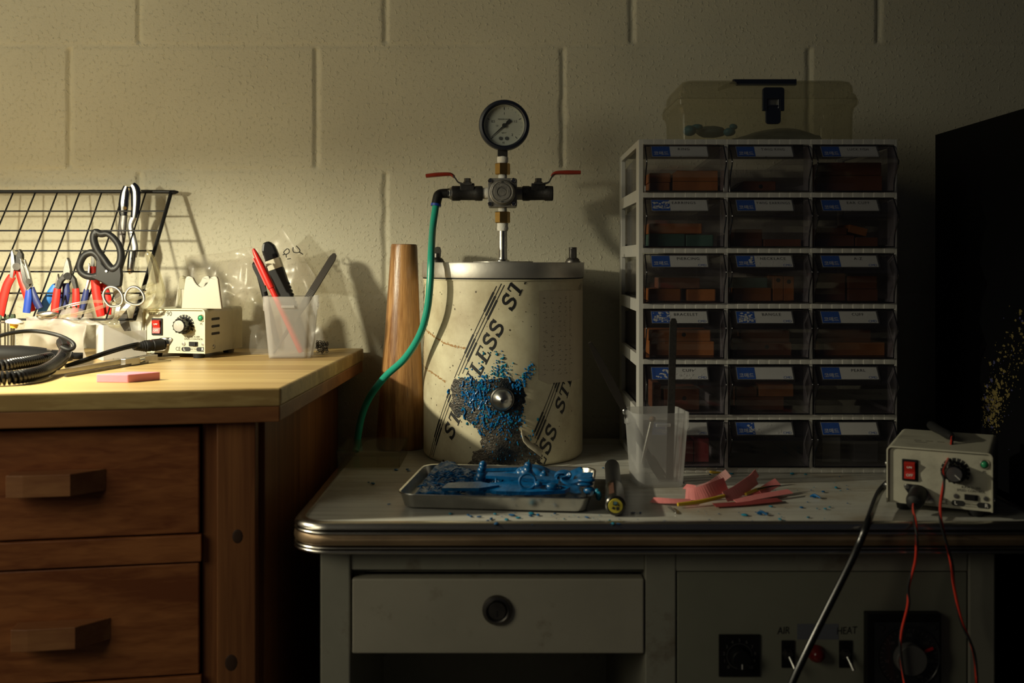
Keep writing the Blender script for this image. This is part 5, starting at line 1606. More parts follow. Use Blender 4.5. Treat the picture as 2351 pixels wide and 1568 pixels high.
# ------------------------------------------------------------------ cloudy plastic cups with tools
def cup(name_label, base, yaw, h=0.0905, wt=0.0375, wb=0.0300):
    t = thing('plastic_cup', base, name_label, 'cup', 'cloudy plastic cups')
    T = Tr(*base) @ Rz(yaw)
    rings = [(wb - .001, 0.0), (wb, .0015), (wt - .0016, h - .0215), (wt, h - .0200), (wt + .0004, h)]
    ins = [(wt - .0011, h), (wt - .0016, h - .0200), (wb - .0008, .003)]
    m = MB(T); vs, fs = [], []
    allr = rings + ins
    for k, (w, z) in enumerate(allr):
        rr = rrect(-w, w, -w * .94, w * .94, w * .30, 5); n = len(rr); vs += [(a, b, z) for a, b in rr]
    for k in range(len(allr) - 1):
        fs += [(k * n + i, k * n + (i + 1) % n, (k + 1) * n + (i + 1) % n, (k + 1) * n + i) for i in range(n)]
    fs.append(tuple(range(n))[::-1]); fs.append(tuple((len(allr) - 1) * n + i for i in range(n)))
    m.add(vs, fs, 0, True)
    m.build('cup_body', 'cup_cloudy', t, angle=60)
    for q in range(2):
        m = MB(T @ Rz(180 * q)); m.tube([(-.009, -wt * .94 - .0012, h - .0145), (.009, -wt * .94 - .0012, h - .0145)], .0022, 10, sub=1); m.build('grip_bead', 'cup_cloudy', t)
    for q in (-1, 1):
        m = MB(T); m.sphere((q * (wt + .0015), 0, h - .013), (.0026, .005, .004), 10); m.build('side_lug', 'cup_cloudy', t)
    return T
lc = P(669, 805, 1.548); lc.z = BENCH
cup('cloudy plastic cup holding a red pen and a black knife on the wooden bench', lc, 4)
rc = P(1506, 1085, 1.355); rc.z = DESK
cup('cloudy plastic cup holding dark metal tools on the metal desk', rc, 7, 0.0945, 0.0362, 0.0300)

def pen():
    a, b = P(692, 812, 1.535), P(581, 570, 1.55)
    a.z = max(a.z, BENCH + .008)
    t = thing('red_pen', a, 'red plastic pen leaning left in the cup on the bench', 'pen')
    d = b - a; L = d.length; T = Tr(*a) @ d.to_track_quat('Z', 'Y').to_matrix().to_4x4()
    m = MB(T); m.lathe([(0, 0), (.0035, 0), (.0042, .004), (.0044, L * .55), (.0044, L * .62), (0, L * .62)], 16); m.build('barrel', 'red_rubber', t)
    m = MB(T); m.lathe([(0, L * .615), (.0054, L * .615), (.0056, L * .64), (.0050, L * .84), (.0036, L * .95), (.0022, L * .992), (0, L)], 18); m.build('cap', 'red_rubber', t)
    m = MB(T); m.box(-.0016, .0016, -.0070, -.0052, L * .66, L * .92); m.build('clip', 'red_rubber', t)
pen()
def knife():
    a, b = P(700, 800, 1.575), P(612, 556, 1.585)
    a.z = max(a.z, BENCH + .01)
    t = thing('utility_knife', a, 'thick black-handled knife with a pale band in the cup on the bench', 'knife')
    d = (b - a); L = d.length; ez = d.normalized(); ex = Vector((1, 0, 0)); ex = (ex - ez * ex.dot(ez)).normalized(); ey = ez.cross(ex)
    T = frame(a, ex, ey, ez)
    def body(z0, z1, w0, w1, th, top=False):
        m = MB(T); pr = [(-w0, z0), (w0, z0), (w1, z1)]
        if top:
            pr = [(-w0, z0), (w0, z0), (w0, z1 - .016), (w0 * .9, z1 - .008), (w0 * .45, z1), (-w0 * .5, z1), (-w0 * .95, z1 - .010), (-w0, z1 - .018)]
        else: pr += [(-w1, z1)]
        m.prism(pr, -th, th, T=Rx(90)); return m
    m = body(0, L * .745, .0085, .0108, .0065)
    for k in range(9): m.box(.0098, .0116, -.005, .005, L * .30 + k * .006, L * .30 + k * .006 + .0035)
    m.build('grip', 'black_rubber', t, bevel=.002)
    body(L * .745, L * .835, .0108, .0110, .0066).build('band', mat('band_cream', (.66, .62, .48), .45), t, bevel=.0008)['label'] = 'pale cream band'
    body(L * .835, L, .0110, .0110, .0068, True).build('end_cap', 'black_gloss', t, bevel=.003)
    m = MB(T); m.box(-.0135, -.0112, -.0015, .0015, L * .62, L * .90); m.build('edge_strip', 'steel', t, bevel=.0004)
knife()
def blackpen():
    a, b = P(640, 800, 1.572), P(590, 607, 1.568)
    a.z = max(a.z, BENCH + .006)
    t = thing('black_pen', a, 'black pen with a flat clip behind the red pen', 'pen')
    d = b - a; L = d.length; T = Tr(*a) @ d.to_track_quat('Z', 'Y').to_matrix().to_4x4()
    m = MB(T); m.lathe([(0, 0), (.0030, 0), (.0046, .01), (.0048, L - .004), (.0040, L), (0, L)], 16); m.build('barrel', 'black_plastic', t)
    c, e = P(583, 607, 1.562), P(609, 670, 1.556)
    m = MB(); m.ribbon([P(600, 601, 1.565), c, c.lerp(e, .5), e], .0055, .0018, wdir=(1, 0, .2)); m.build('clip', 'black_plastic', t)
blackpen()
M['tweezer_steel'] = mat('tweezer_steel', (0.045, 0.038, 0.032), 0.5, 0.5)
def tweezers():
    a, b = P(628, 812, 1.532), P(770, 582, 1.575)
    a.z = max(a.z, BENCH + .0035)
    t = thing('tweezers', a, 'dark steel tweezers leaning right out of the cup on the bench', 'tweezers')
    d = b - a; L = d.length; ez = d.normalized(); ex = Vector((1, 0, 0)); ex = (ex - ez * ex.dot(ez)).normalized(); ey = ez.cross(ex)
    T = frame(a, ex, ey, ez)
    for s_ in (-1, 1):
        m = MB(T)
        m.prism([(-.0008, 0), (.0008, 0), (.0030, L * .30), (.0052, L * .52), (.0050, L * .95), (.0030, L * .99), (0, L), (-.0030, L * .99), (-.0050, L * .95), (-.0052, L * .52), (-.0030, L * .30)], -.0006 + s_ * .0012, .0006 + s_ * .0012, T=Rx(90))
        m.build('blade', 'tweezer_steel', t)
    m = MB(T)
    for k in range(7): m.box(-.0048, .0048, -.0023, -.0018, L * .54 + k * .0022, L * .54 + k * .0022 + .0011)
    m.build('grip_ribs', 'dark_steel', t)
tweezers()

def long_tool(a, b, w0, w1, th, name, label, cat, mt='dark_steel', tipround=True, tex=None):
    d = b - a; L = d.length; ez = d.normalized(); ex = Vector((1, 0, 0)); ex = (ex - ez * ex.dot(ez)).normalized(); ey = ez.cross(ex)
    T = frame(a, ex, ey, ez)
    pr = [(-w0, 0), (w0, 0), (w1, L - .004), (w1 * .6, L), (-w1 * .6, L), (-w1, L - .004)]
    m = MB(T); m.prism(pr, -th, th, T=Rx(90))
    return T, L, m
a, b = P(1490, 1108, 1.345), P(1354, 788, 1.37)
# spatula: slim handle, small joint bead, broad blade end inside the cup
def spatula():
    a, b = P(1512, 1096, 1.375), P(1353, 786, 1.345)
    a.z = max(a.z, DESK + .005)
    t = thing('spatula', a, 'slim dark spatula leaning far left out of the cup on the metal desk', 'spatula')
    d = b - a; L = d.length; ez = d.normalized(); ex = Vector((1, 0, 0)); ex = (ex - ez * ex.dot(ez)).normalized(); ey = ez.cross(ex)
    T = frame(a, ex, ey, ez)
    m = MB(T); m.prism([(-.0025, 0), (.0030, 0), (.0054, L * .30), (.0054, L * .42), (.0036, L * .475), (-.0036, L * .475), (-.0054, L * .42), (-.0054, L * .30)], -.0009, .0009, T=Rx(90)); m.build('blade', 'dark_steel', t)
    m = MB(T); m.sphere((0, 0, L * .485), (.0042, .0030, .0050), 12); m.build('joint', 'steel', t)
    m = MB(T); m.prism([(-.0036, L * .48), (.0036, L * .48), (.0062, L * .66), (.0052, L * .88), (.0026, L), (-.0016, L), (-.0040, L * .88), (-.0048, L * .66)], -.0011, .0011, T=Rx(90)); m.build('handle', 'tweezer_steel', t, bevel=.0004)
spatula()
T, L, m = long_tool(P(1537, 1105, 1.362), P(1546, 731, 1.325), .0047, .0046, .0011, '', '', '')
fl = m.build('flat_file', mat('file_steel', (.085, .082, .08), .45, .8, var=.2, scale=300, bump=.2, bscale=1800), bevel=.0004)
tag(fl, 'flat dark steel file standing upright in the cup on the metal desk', 'file')
def burnisher():
    a, b = P(1473, 1064, 1.34), P(1498, 962, 1.342)
    t = thing('burnisher', a, 'short ball-ended tool barely above the rim of the cup on the metal desk', 'tool')
    m = MB(); m.tube([a, a.lerp(b, .5), a.lerp(b, .93)], [.0018, .0030, .0034], 12, sub=4); m.build('shaft', 'steel', t)
    m = MB(); m.sphere(b, (.0042, .0042, .0036), 14); m.build('ball_end', mat('wood_ball', (.20, .11, .06), .45), t)
burnisher()
m = MB(); m.tube([P(1484, 1040, 1.358), P(1505, 1075, 1.36), P(1527, 1112, 1.365)], [.0030, .0055, .0040], 12, sub=4, flat=.5)
tag(m.build('scraper', 'dark_steel'), 'dark scraper slanting inside the cup on the metal desk', 'scraper')
m = MB(); m.tube([P(1499, 1046, 1.372), P(1520, 1080, 1.375), P(1544, 1112, 1.377)], [.0016, .0018, .0012], 10, sub=4)
tag(m.build('needle_tool', 'dark_steel'), 'thin needle tool beside the scraper inside the cup on the metal desk', 'tool')
# ------------------------------------------------------------------ wax tray
TA = R(-6)
def build_tray():
    z = DESK
    t = thing('wax_tray', (-0.0115, 1.288, z), 'shallow stainless tray full of blue wax scraps in front of the pressure pot', 'tray')
    T = Tr(-0.0125, 1.288, z) @ Matrix.Rotation(TA, 4, 'Z')
    W, Dp, h = 0.1115, 0.0890, 0.0185
    prof = [(-.010, .0012), (-.0050, .0028), (-.0035, .006), (0, h - .0010), (.0020, h - .0002), (.0026, h - .0012), (.0020, h - .0020), (.0008, h - .0022),
            (-.0030, .0058), (-.0045, .0016), (-.010, .0)]
    m = MB(T); vs, fs = [], []
    for d, zz in prof:
        ring = rrect(-W - d, W + d, -Dp - d, Dp + d, max(.004, .020 + d), 8); n = len(ring); vs += [(a, b, zz) for a, b in ring]
    for k in range(len(prof) - 1):
        fs += [(k * n + i, k * n + (i + 1) % n, (k + 1) * n + (i + 1) % n, (k + 1) * n + i) for i in range(n)]
    fs.append(tuple(range(n))); fs.append(tuple((len(prof) - 1) * n + i for i in range(n))[::-1])
    m.add(vs, fs, 0, True)
    o = m.build('pan', 'steel', t, angle=50)
    return T
TT = build_tray()
def build_wax():
    rng = random.Random(8)
    # solidified pool with ragged top filling the tray
    m = MB(TT)
    nx, ny = 90, 64
    W, Dp = .104, .0815
    vs, fs = [], []
    for j in range(ny + 1):
        for i in range(nx + 1):
            u, v = -1 + 2 * i / nx, -1 + 2 * j / ny
            sx = W * u * (1 - .03 * max(0, abs(v) - .8) * 5); sy = Dp * v
            p = Vector((sx * 38, sy * 38, 1.7))
            hgt = .0066 + .0035 * noise.noise(p) + .0026 * noise.noise(p * 2.7)
            r_ = noise.noise(p * .9 + Vector((7, 2, 0)))
            back = max(0, (v + .25)) * .012
            hgt += back * (0.5 + r_)
            if u < -.15: hgt += (.0040 + .0045 * abs(noise.noise(p * 4.5))) * min(1, (-.15 - u) * 3) * (.4 + .6 * (v > -.6))
            ed = min(1, (1 - max(abs(u), abs(v))) / .07)
            hgt = .0032 + max(0, hgt - .0032) * ed
            vs.append((sx, sy, hgt))
    k = len(vs)
    for j in range(ny):
        for i in range(nx):
            a = j * (nx + 1) + i; fs.append((a, a + 1, a + nx + 2, a + nx + 1))
    rim = [i for i in range(nx + 1)] + [j * (nx + 1) + nx for j in range(1, ny + 1)] + [ny * (nx + 1) + i for i in range(nx - 1, -1, -1)] + [j * (nx + 1) for j in range(ny - 1, 0, -1)]
    vs += [(vs[i][0], vs[i][1], .0030) for i in rim]
    n = len(rim)
    fs += [(rim[i], k + i, k + (i + 1) % n, rim[(i + 1) % n]) for i in range(n)]
    fs.append(tuple(k + i for i in range(n))[::-1])
    m.add(vs, fs, 0, True)
    # crumbly shavings heaped at the left
    for q in range(150):
        x, y = rng.gauss(-.058, .024), rng.gauss(.012, .034)
        if abs(x) > .098 or abs(y) > .075: continue
        zz = .010 + .013 * math.exp(-((x + .058) / .04) ** 2 - ((y - .015) / .05) ** 2) * rng.uniform(.4, 1)
        a = rng.uniform(0, 6.28); l = rng.uniform(.003, .009)
        c = Vector((x, y, zz)); d = Vector((math.cos(a), math.sin(a), rng.uniform(-.4, .5))) * l
        m.tube([c - d, c + Vector((0, 0, rng.uniform(0, .003))), c + d], [.0005, rng.uniform(.0008, .0018), .0004], 5, sub=3, flat=rng.uniform(.3, 1))
    o = m.build('wax_scrap_mass', 'blue_wax', angle=60)
    tag(o, 'bed of blue wax scraps filling the stainless tray', 'wax scraps', kind='stuff')
    g = 'large blue wax pieces in the tray'
    def piece(mb, label, mt='blue_wax'):
        tag(mb.build('wax_piece', mt, angle=60), label, 'wax piece', g)
    S = lambda u, v, Y: P(u, v, Y)
    # standing nubby sprues
    def sprue(base, top, r0, n, seed, label):
        r2 = random.Random(seed); m = MB()
        for k in range(n):
            f = k / (n - 1); c = base.lerp(top, f)
            m.sphere(c + Vector((r2.uniform(-1, 1), r2.uniform(-1, 1), 0)) * r0 * .35 * (1 - f), r0 * (1.15 - .45 * f) * r2.uniform(.85, 1.15), 12, jit=.0010)
        piece(m, label)
    sprue(S(1104, 1102, 1.285), S(1109, 1066, 1.285), .0062, 6, 1, 'knobbly upright blue wax sprue left of centre in the tray')
    sprue(S(1207, 1092, 1.295), S(1213, 1070, 1.295), .0070, 5, 2, 'knobbly blue wax lump right of the tray centre, at the back')
    sprue(S(1196, 1088, 1.300), S(1200, 1080, 1.300), .0065, 3, 5, 'round blue wax lump touching the knobbly one at the back')
    sprue(S(1250, 1096, 1.285), S(1250, 1087, 1.285), .0058, 3, 3, 'small round blue wax knob beside the curled strip')
    # long slab with a drip
    m = MB(); a, b = S(1118, 1091, 1.262), S(1284, 1103, 1.245)
    m.ribbon([a, a.lerp(b, .3) + Vector((0, 0, .0006)), a.lerp(b, .7), b], .014, .0036, wdir=(.1, 1, .1))
    m.tube([S(1139, 1094, 1.255), S(1139, 1104, 1.253), S(1138, 1119, 1.250)], [.0022, .0013, .0024], 8, sub=3)
    piece(m, 'long flat blue wax slab with a hanging drip across the tray')
    m = MB(); m.prism([(-.030, -.004), (-.026, .012), (.018, .017), (.030, .002), (.020, -.008)], 0, .004, T=Tr(*S(1150, 1082, 1.325)) @ Rz(8) @ Rx(-14)); piece(m, 'broad smooth blue wax sheet behind the long slab')
    # smooth front sheet
    m = MB(); m.prism([(-.046, -.006), (-.040, .010), (-.010, .015), (.030, .013), (.056, .004), (.050, -.004), (.010, -.010), (-.030, -.010)], 0, .0045, T=Tr(*S(1200, 1127, 1.235)) @ Rz(-6) @ Rx(16)); piece(m, 'smooth blue wax sheet lying at the front of the tray')
    m = MB(); m.prism([(-.034, -.006), (-.026, .010), (.012, .012), (.034, .000), (.010, -.008)], 0, .004, T=Tr(*S(1080, 1122, 1.235)) @ Rz(4) @ Rx(10)); piece(m, 'dull blue wax sheet at the front left of the tray')
    # ring and curls
    m = MB(); c = S(1211, 1104, 1.235); m.tube([c + Vector((.0095 * math.cos(k * PI / 6), -.003 + .002 * math.sin(k * PI / 6), .0085 * math.sin(k * PI / 6))) for k in range(12)], .0016, 8, sub=2, closed=True); piece(m, 'thin blue wax ring leaning under the long slab')
    m = MB(); m.ribbon([S(1282, 1116, 1.245), S(1278, 1098, 1.25), S(1284, 1088, 1.255), S(1298, 1085, 1.258), S(1302, 1092, 1.25), S(1296, 1102, 1.24), S(1312, 1108, 1.235), S(1336, 1101, 1.235), S(1356, 1093, 1.24)], .011, .0028, wdir=(.1, 1, .2)); piece(m, 'curled blue wax strip at the right of the tray')
    m = MB(); m.ribbon([S(1318, 1100, 1.255), S(1332, 1093, 1.25), S(1346, 1090, 1.25), S(1360, 1091, 1.248)], .009, .0025, wdir=(.1, 1, .3)); piece(m, 'short blue wax strip over the end of the curled one')
    for k, (u, v, lab) in enumerate(((1346, 1101, 'upper'), (1342, 1110, 'middle'))):
        m = MB(); m.sphere(S(u, v, 1.235), (.011, .009, .0030), 14, jit=.0014); piece(m, 'flat blue wax flake at the right end of the tray, %s one' % lab)
    for u, v, r_, lab in ((1268, 1117, .0062, 'rounded blue wax lump in front of the curled strip'), (1354, 1126, .0060, 'bluish wax lump at the right front of the tray'), (1235, 1112, .0042, 'small blue wax bead under the long slab'), (1281, 1119, .0040, 'small blue wax bead beside the rounded lump')):
        m = MB(); m.sphere(S(u, v, 1.23), (r_ * 1.3, r_, r_ * .8), 14, jit=.0012); piece(m, lab)
    m = MB(); m.sphere(S(1374, 1138, 1.225), (.0040, .004, .0055), 12, jit=.001); m.sphere(S(1371, 1129, 1.227), (.003, .003, .004), 10, jit=.001)
    piece(m, 'teal wax blob stuck on the right rim of the tray', 'teal_wax')
build_wax()
def build_crumbs():
    rng = random.Random(17)
    m = MB()
    spots = [(1034, 1180), (1075, 1183), (1081, 1186), (1100, 1187), (1137, 1181), (1128, 1192), (1175, 1183), (1190, 1189), (1163, 1194), (1220, 1180), (1218, 1184), (1235, 1183), (1274, 1180), (1274, 1201), (1347, 1188), (1405, 1198), (1408, 1203), (1453, 1178), (1470, 1177), (1525, 1198), (1535, 1199), (1400, 1195), (1420, 1203), (1120, 1196), (1140, 1203), (1710, 1183), (1745, 1181), (1760, 1178), (1790, 1193), (1855, 1188), (1870, 1142), (1863, 1140), (1890, 1130), (1895, 1169), (1840, 1165), (1770, 1163), (1690, 1122), (1560, 1105), (1565, 1108), (1740, 1090), (1819, 1088), (1850, 1089), (1680, 1088), (1630, 1090), (846, 1108), (856, 1111), (893, 1158), (935, 1077), (938, 1081), (910, 1079), (1385, 1075), (1395, 1060), (1905, 1165), (1920, 1120)]
    for u, v in spots + [(rng.uniform(1600, 1960), rng.uniform(1092, 1200)) for _ in range(45)] + [(rng.uniform(1000, 1500), rng.uniform(1176, 1205)) for _ in range(25)]:
        big = (u, v) in spots
        s_ = rng.uniform(.0014, .0030) if big else rng.uniform(.0005, .0012)
        p = D(u, v, s_ * .22)
        m.sphere(p, (s_ * rng.uniform(.9, 1.9), s_ * rng.uniform(.7, 1.2), s_ * .4), 8, rng.choice([0, 0, 1]), Matrix.Rotation(rng.uniform(0, 3), 3, 'Z'), .0005)
    for k, (u, v) in enumerate(((1872, 1142), (1750, 1181))):
        a = D(u - 12, v, .001); b = D(u + 12, v + 3, .001); m.tube([a, a.lerp(b, .5) + Vector((0, .003, .002)), b], [.0010, .0018, .0008], 6, sub=4)
    tag(m.build('wax_crumbs', ['blue_wax', 'teal_wax']), 'blue wax crumbs sprinkled over the metal desk', 'crumbs', kind='stuff')
build_crumbs()

# ------------------------------------------------------------------ dark tube with a yellow printed end
def build_tube():
    a, b = Vector((0.1165, 1.176, DESK + .0118)), Vector((0.1345, 1.405, DESK + .0118))
    t = thing('dark_tube', (a.x, a.y, DESK), 'dark metal tube with a yellow printed end lying between the tray and the cup', 'tube')
    d = b - a; L = d.length; T = Tr(*a) @ d.to_track_quat('Z', 'Y').to_matrix().to_4x4()
    m = MB(T); m.lathe([(0, .0005), (.0100, .0005), (.0114, .0018), (.0117, .004), (.0117, L * .36), (.0104, L * .40), (0, L * .40)], 32); m.build('sleeve', mat('gunmetal', (.10, .095, .09), .28, .9, var=.15, scale=60), t)
    m = MB(T); m.lathe([(0, L * .39), (.0098, L * .39), (.0098, L * .985), (.0085, L), (0, L)], 28); m.build('rear_tube', 'black_plastic', t)
    m = MB(T); m.lathe([(0, -.0004), (.0078, -.0004), (.0082, .0006), (0, .0006)], 32)
    Tm = Rx(180)
    for poly_ in ([(-.0040, .0045), (-.0012, .0048), (-.0006, .0012), (-.0042, .0010)], [(.0010, .0044), (.0044, .0030), (.0030, .0004), (.0004, .0016)], [(-.0014, -.0004), (.0030, -.0010), (.0030, -.0052), (-.0026, -.0046)], [(-.0048, -.0002), (-.0024, -.0002), (-.0030, -.0030)]):
        m.prism(poly_, .0004, .0010, 1, T=Tm)
    m.prism([(-.0016, -.0024), (.0022, -.0018), (.0020, -.0052), (-.0018, -.0048)], .0006, .0012, 2, T=Tm)
    m.build('end_print', ['label_yellow', 'ink', mat('pale_blue', (.10, .22, .26), .5)], t)
    m = MB(T @ Rz(-20)); m.box(-.003, .003, .0112, .0119, L * .06, L * .30); m.build('name_strip', mat('brown_print', (.10, .045, .03), .5), t)
build_tube()

# ------------------------------------------------------------------ pink paper strips and yellow sticks on the desk
def build_papers():
    g = 'pink paper scraps on the metal desk'
    def strip(pts, w, label, mt='pink_paper', wd=(0, .5, .9)):
        m = MB(); m.ribbon(pts, w, .0005, wdir=wd, sub=6)
        for i, p in enumerate(m.v):
            if p.z < DESK + .0004: m.v[i] = Vector((p.x, p.y, DESK + .0004 + .0002 * (i % 3)))
        tag(m.build('paper_scrap', mt), label, 'paper scrap', g)
    strip([D(1496, 1152, .002), D(1540, 1158, .004), D(1588, 1157, .003)], .012, 'long dull pink paper strip at the left end of the scrap pile', wd=(0, 1, .25))
    strip([D(1572, 1122, .003), D(1606, 1127, .004), D(1650, 1124, .005)], .010, 'thin dark pink strip behind the scrap pile, nearest the cup', wd=(0, 1, .3))
    strip([D(1574, 1146, .006), D(1600, 1148, .007), D(1632, 1146, .011), D(1667, 1138, .014)], .017, 'broad curved pink strip in the middle of the scrap pile')
    strip([D(1600, 1136, .006), D(1630, 1134, .010), D(1652, 1130, .016), D(1672, 1128, .023)], .011, 'pale pink strip with a bright raised end on top of the scrap pile', 'pale_pink')
    strip([D(1664, 1152, .005), D(1690, 1147, .009), D(1716, 1140, .015), D(1735, 1134, .019)], .015, 'folded pink strip rising to the right in the scrap pile')
    strip([D(1704, 1126, .004), D(1722, 1120, .010), D(1738, 1114, .016)], .010, 'small dark pink strip sticking up at the back of the scrap pile')
    strip([D(1746, 1138, .004), D(1768, 1133, .009), D(1786, 1130, .013)], .011, 'small red-pink strip tilted up at the right of the scrap pile', wd=(0, .7, .7))
    strip([D(1690, 1158, .003), D(1740, 1150, .005), D(1815, 1139, .006)], .010, 'long narrow pink strip pointing right out of the scrap pile', wd=(0, 1, .3))
    strip([D(1640, 1163, .0015), D(1700, 1160, .002), D(1790, 1152, .0025)], .013, 'flat dark red strip under the front of the scrap pile', 'red_mould', wd=(0, 1, .1))
    strip([D(1690, 1133, .002), D(1735, 1136, .003), D(1780, 1143, .003)], .016, 'wide red strip lying flat under the right of the scrap pile', 'red_mould', wd=(0, 1, .1))
    m = MB(); m.tube([D(1556, 1165, .0035), D(1610, 1160, .0045), D(1663, 1152, .0070)], [.0022, .0026, .0022], 8, sub=3)
    tag(m.build('yellow_stick', 'yellow'), 'long yellow stick across the front of the pink scraps', 'stick', 'yellow sticks')
    m = MB(); m.tube([D(1712, 1146, .006), D(1735, 1140, .008), D(1757, 1136, .009)], [.0018, .0022, .0016], 8, sub=3)
    tag(m.build('yellow_stick', 'yellow'), 'short yellow stick poking out right of the folded pink strip', 'stick', 'yellow sticks')
    m = MB(); m.tube([D(1630, 1087, .002), D(1642, 1088, .002), D(1655, 1088, .002)], [.0020, .0018, .0010], 8, sub=2)
    tag(m.build('match_stub', 'yellow'), 'tiny yellow stub at the foot of the drawer cabinet', 'stub')
    m = MB(); m.tube([D(1534, 1166, .0012), D(1541, 1172, .0012), D(1549, 1179, .0012), D(1553, 1178, .0012), D(1546, 1171, .0012), D(1538, 1165, .0012)], .0008, 6, sub=3)
    tag(m.build('paper_clip', 'steel'), 'small wire clip in front of the yellow stick', 'clip')
    m = MB(); m.tube([D(1738, 1142, .010), D(1770, 1137, .011), D(1792, 1133, .010)], [.0008, .0010, .0006], 6, sub=3)
    tag(m.build('black_pick', 'ink'), 'thin black pick lying over the pink scraps on the right', 'pick')
build_papers()

# clear shallow box on the desk left of the pot
def build_clear_box():
    t = thing('clear_box', (-0.20, 1.50, DESK), 'clear shallow plastic box on the desk at the foot of the wooden mandrel', 'box')
    x0, x1, y0, y1, h = -.2430, -.1560, 1.452, 1.560, .0225
    m = MB()
    for a in ((x0, x0 + .0014, y0, y1), (x1 - .0014, x1, y0, y1), (x0, x1, y0, y0 + .0014), (x0, x1, y1 - .0014, y1)):
        m.box(*a, DESK + .0008, DESK + h)
    m.box(x0, x1, y0, y1, DESK + .0002, DESK + .0014); m.build('tray_body', 'box_clear', t)
    m = MB(); m.box(x0 - .001, x1 + .001, y0 - .001, y1 + .001, DESK + h, DESK + h + .0014)
    m.box(x0 - .001, x1 + .001, y0 - .0018, y0 - .0006, DESK + h - .006, DESK + h); m.build('lid', 'box_clear', t)
build_clear_box()
# ------------------------------------------------------------------ black wire grid leaning on the wall
GX1 = -0.5505
GTOP, GBOT = Vector((0, 1.690, 1.1425)), Vector((0, 1.478, BENCH + .0030))
def G(x, s): return Vector((x, GTOP.y + (GBOT.y - GTOP.y) * s, GTOP.z + (GBOT.z - GTOP.z) * s))
def build_grid():
    t = thing('wire_grid', (-.80, 1.60, BENCH), 'black wire grid leaning against the block wall at the back of the wooden bench', 'wire grid')
    m = MB()
    x0, x1, r = -1.06, GX1, .012
    e_ = .785
    pts = [G(x1, e_), G(x1, .5), G(x1, .05), G(x1 - .0025, .012), G(x1 - r, 0), G((x0 + x1) / 2, 0), G(x0 + r, 0), G(x0 + .0025, .012), G(x0, .05), G(x0, .5), G(x0, e_)]
    m.tube(pts, .0030, 9, sub=5); m.tube([G(x0, e_), G(x1, e_)], .0016, 7, sub=1); m.build('outer_frame', 'black_plastic', t)
    off = Vector((0, -.0024, -.001))
    k = 0
    x = x1 - .0412
    while x > x0 + .01:
        m = MB(); m.tube([G(x, .004), G(x, e_)], .0013, 7, sub=1); m.build('upright_wire', 'black_plastic', t); x -= .0357
    for k in range(1, 9):
        s_ = k * .1265
        if s_ > e_ - .03: break
        m = MB(); m.tube([G(x0, s_) + off, G(x1, s_) + off], .0013, 7, sub=1); m.build('cross_wire', 'black_plastic', t)
build_grid()

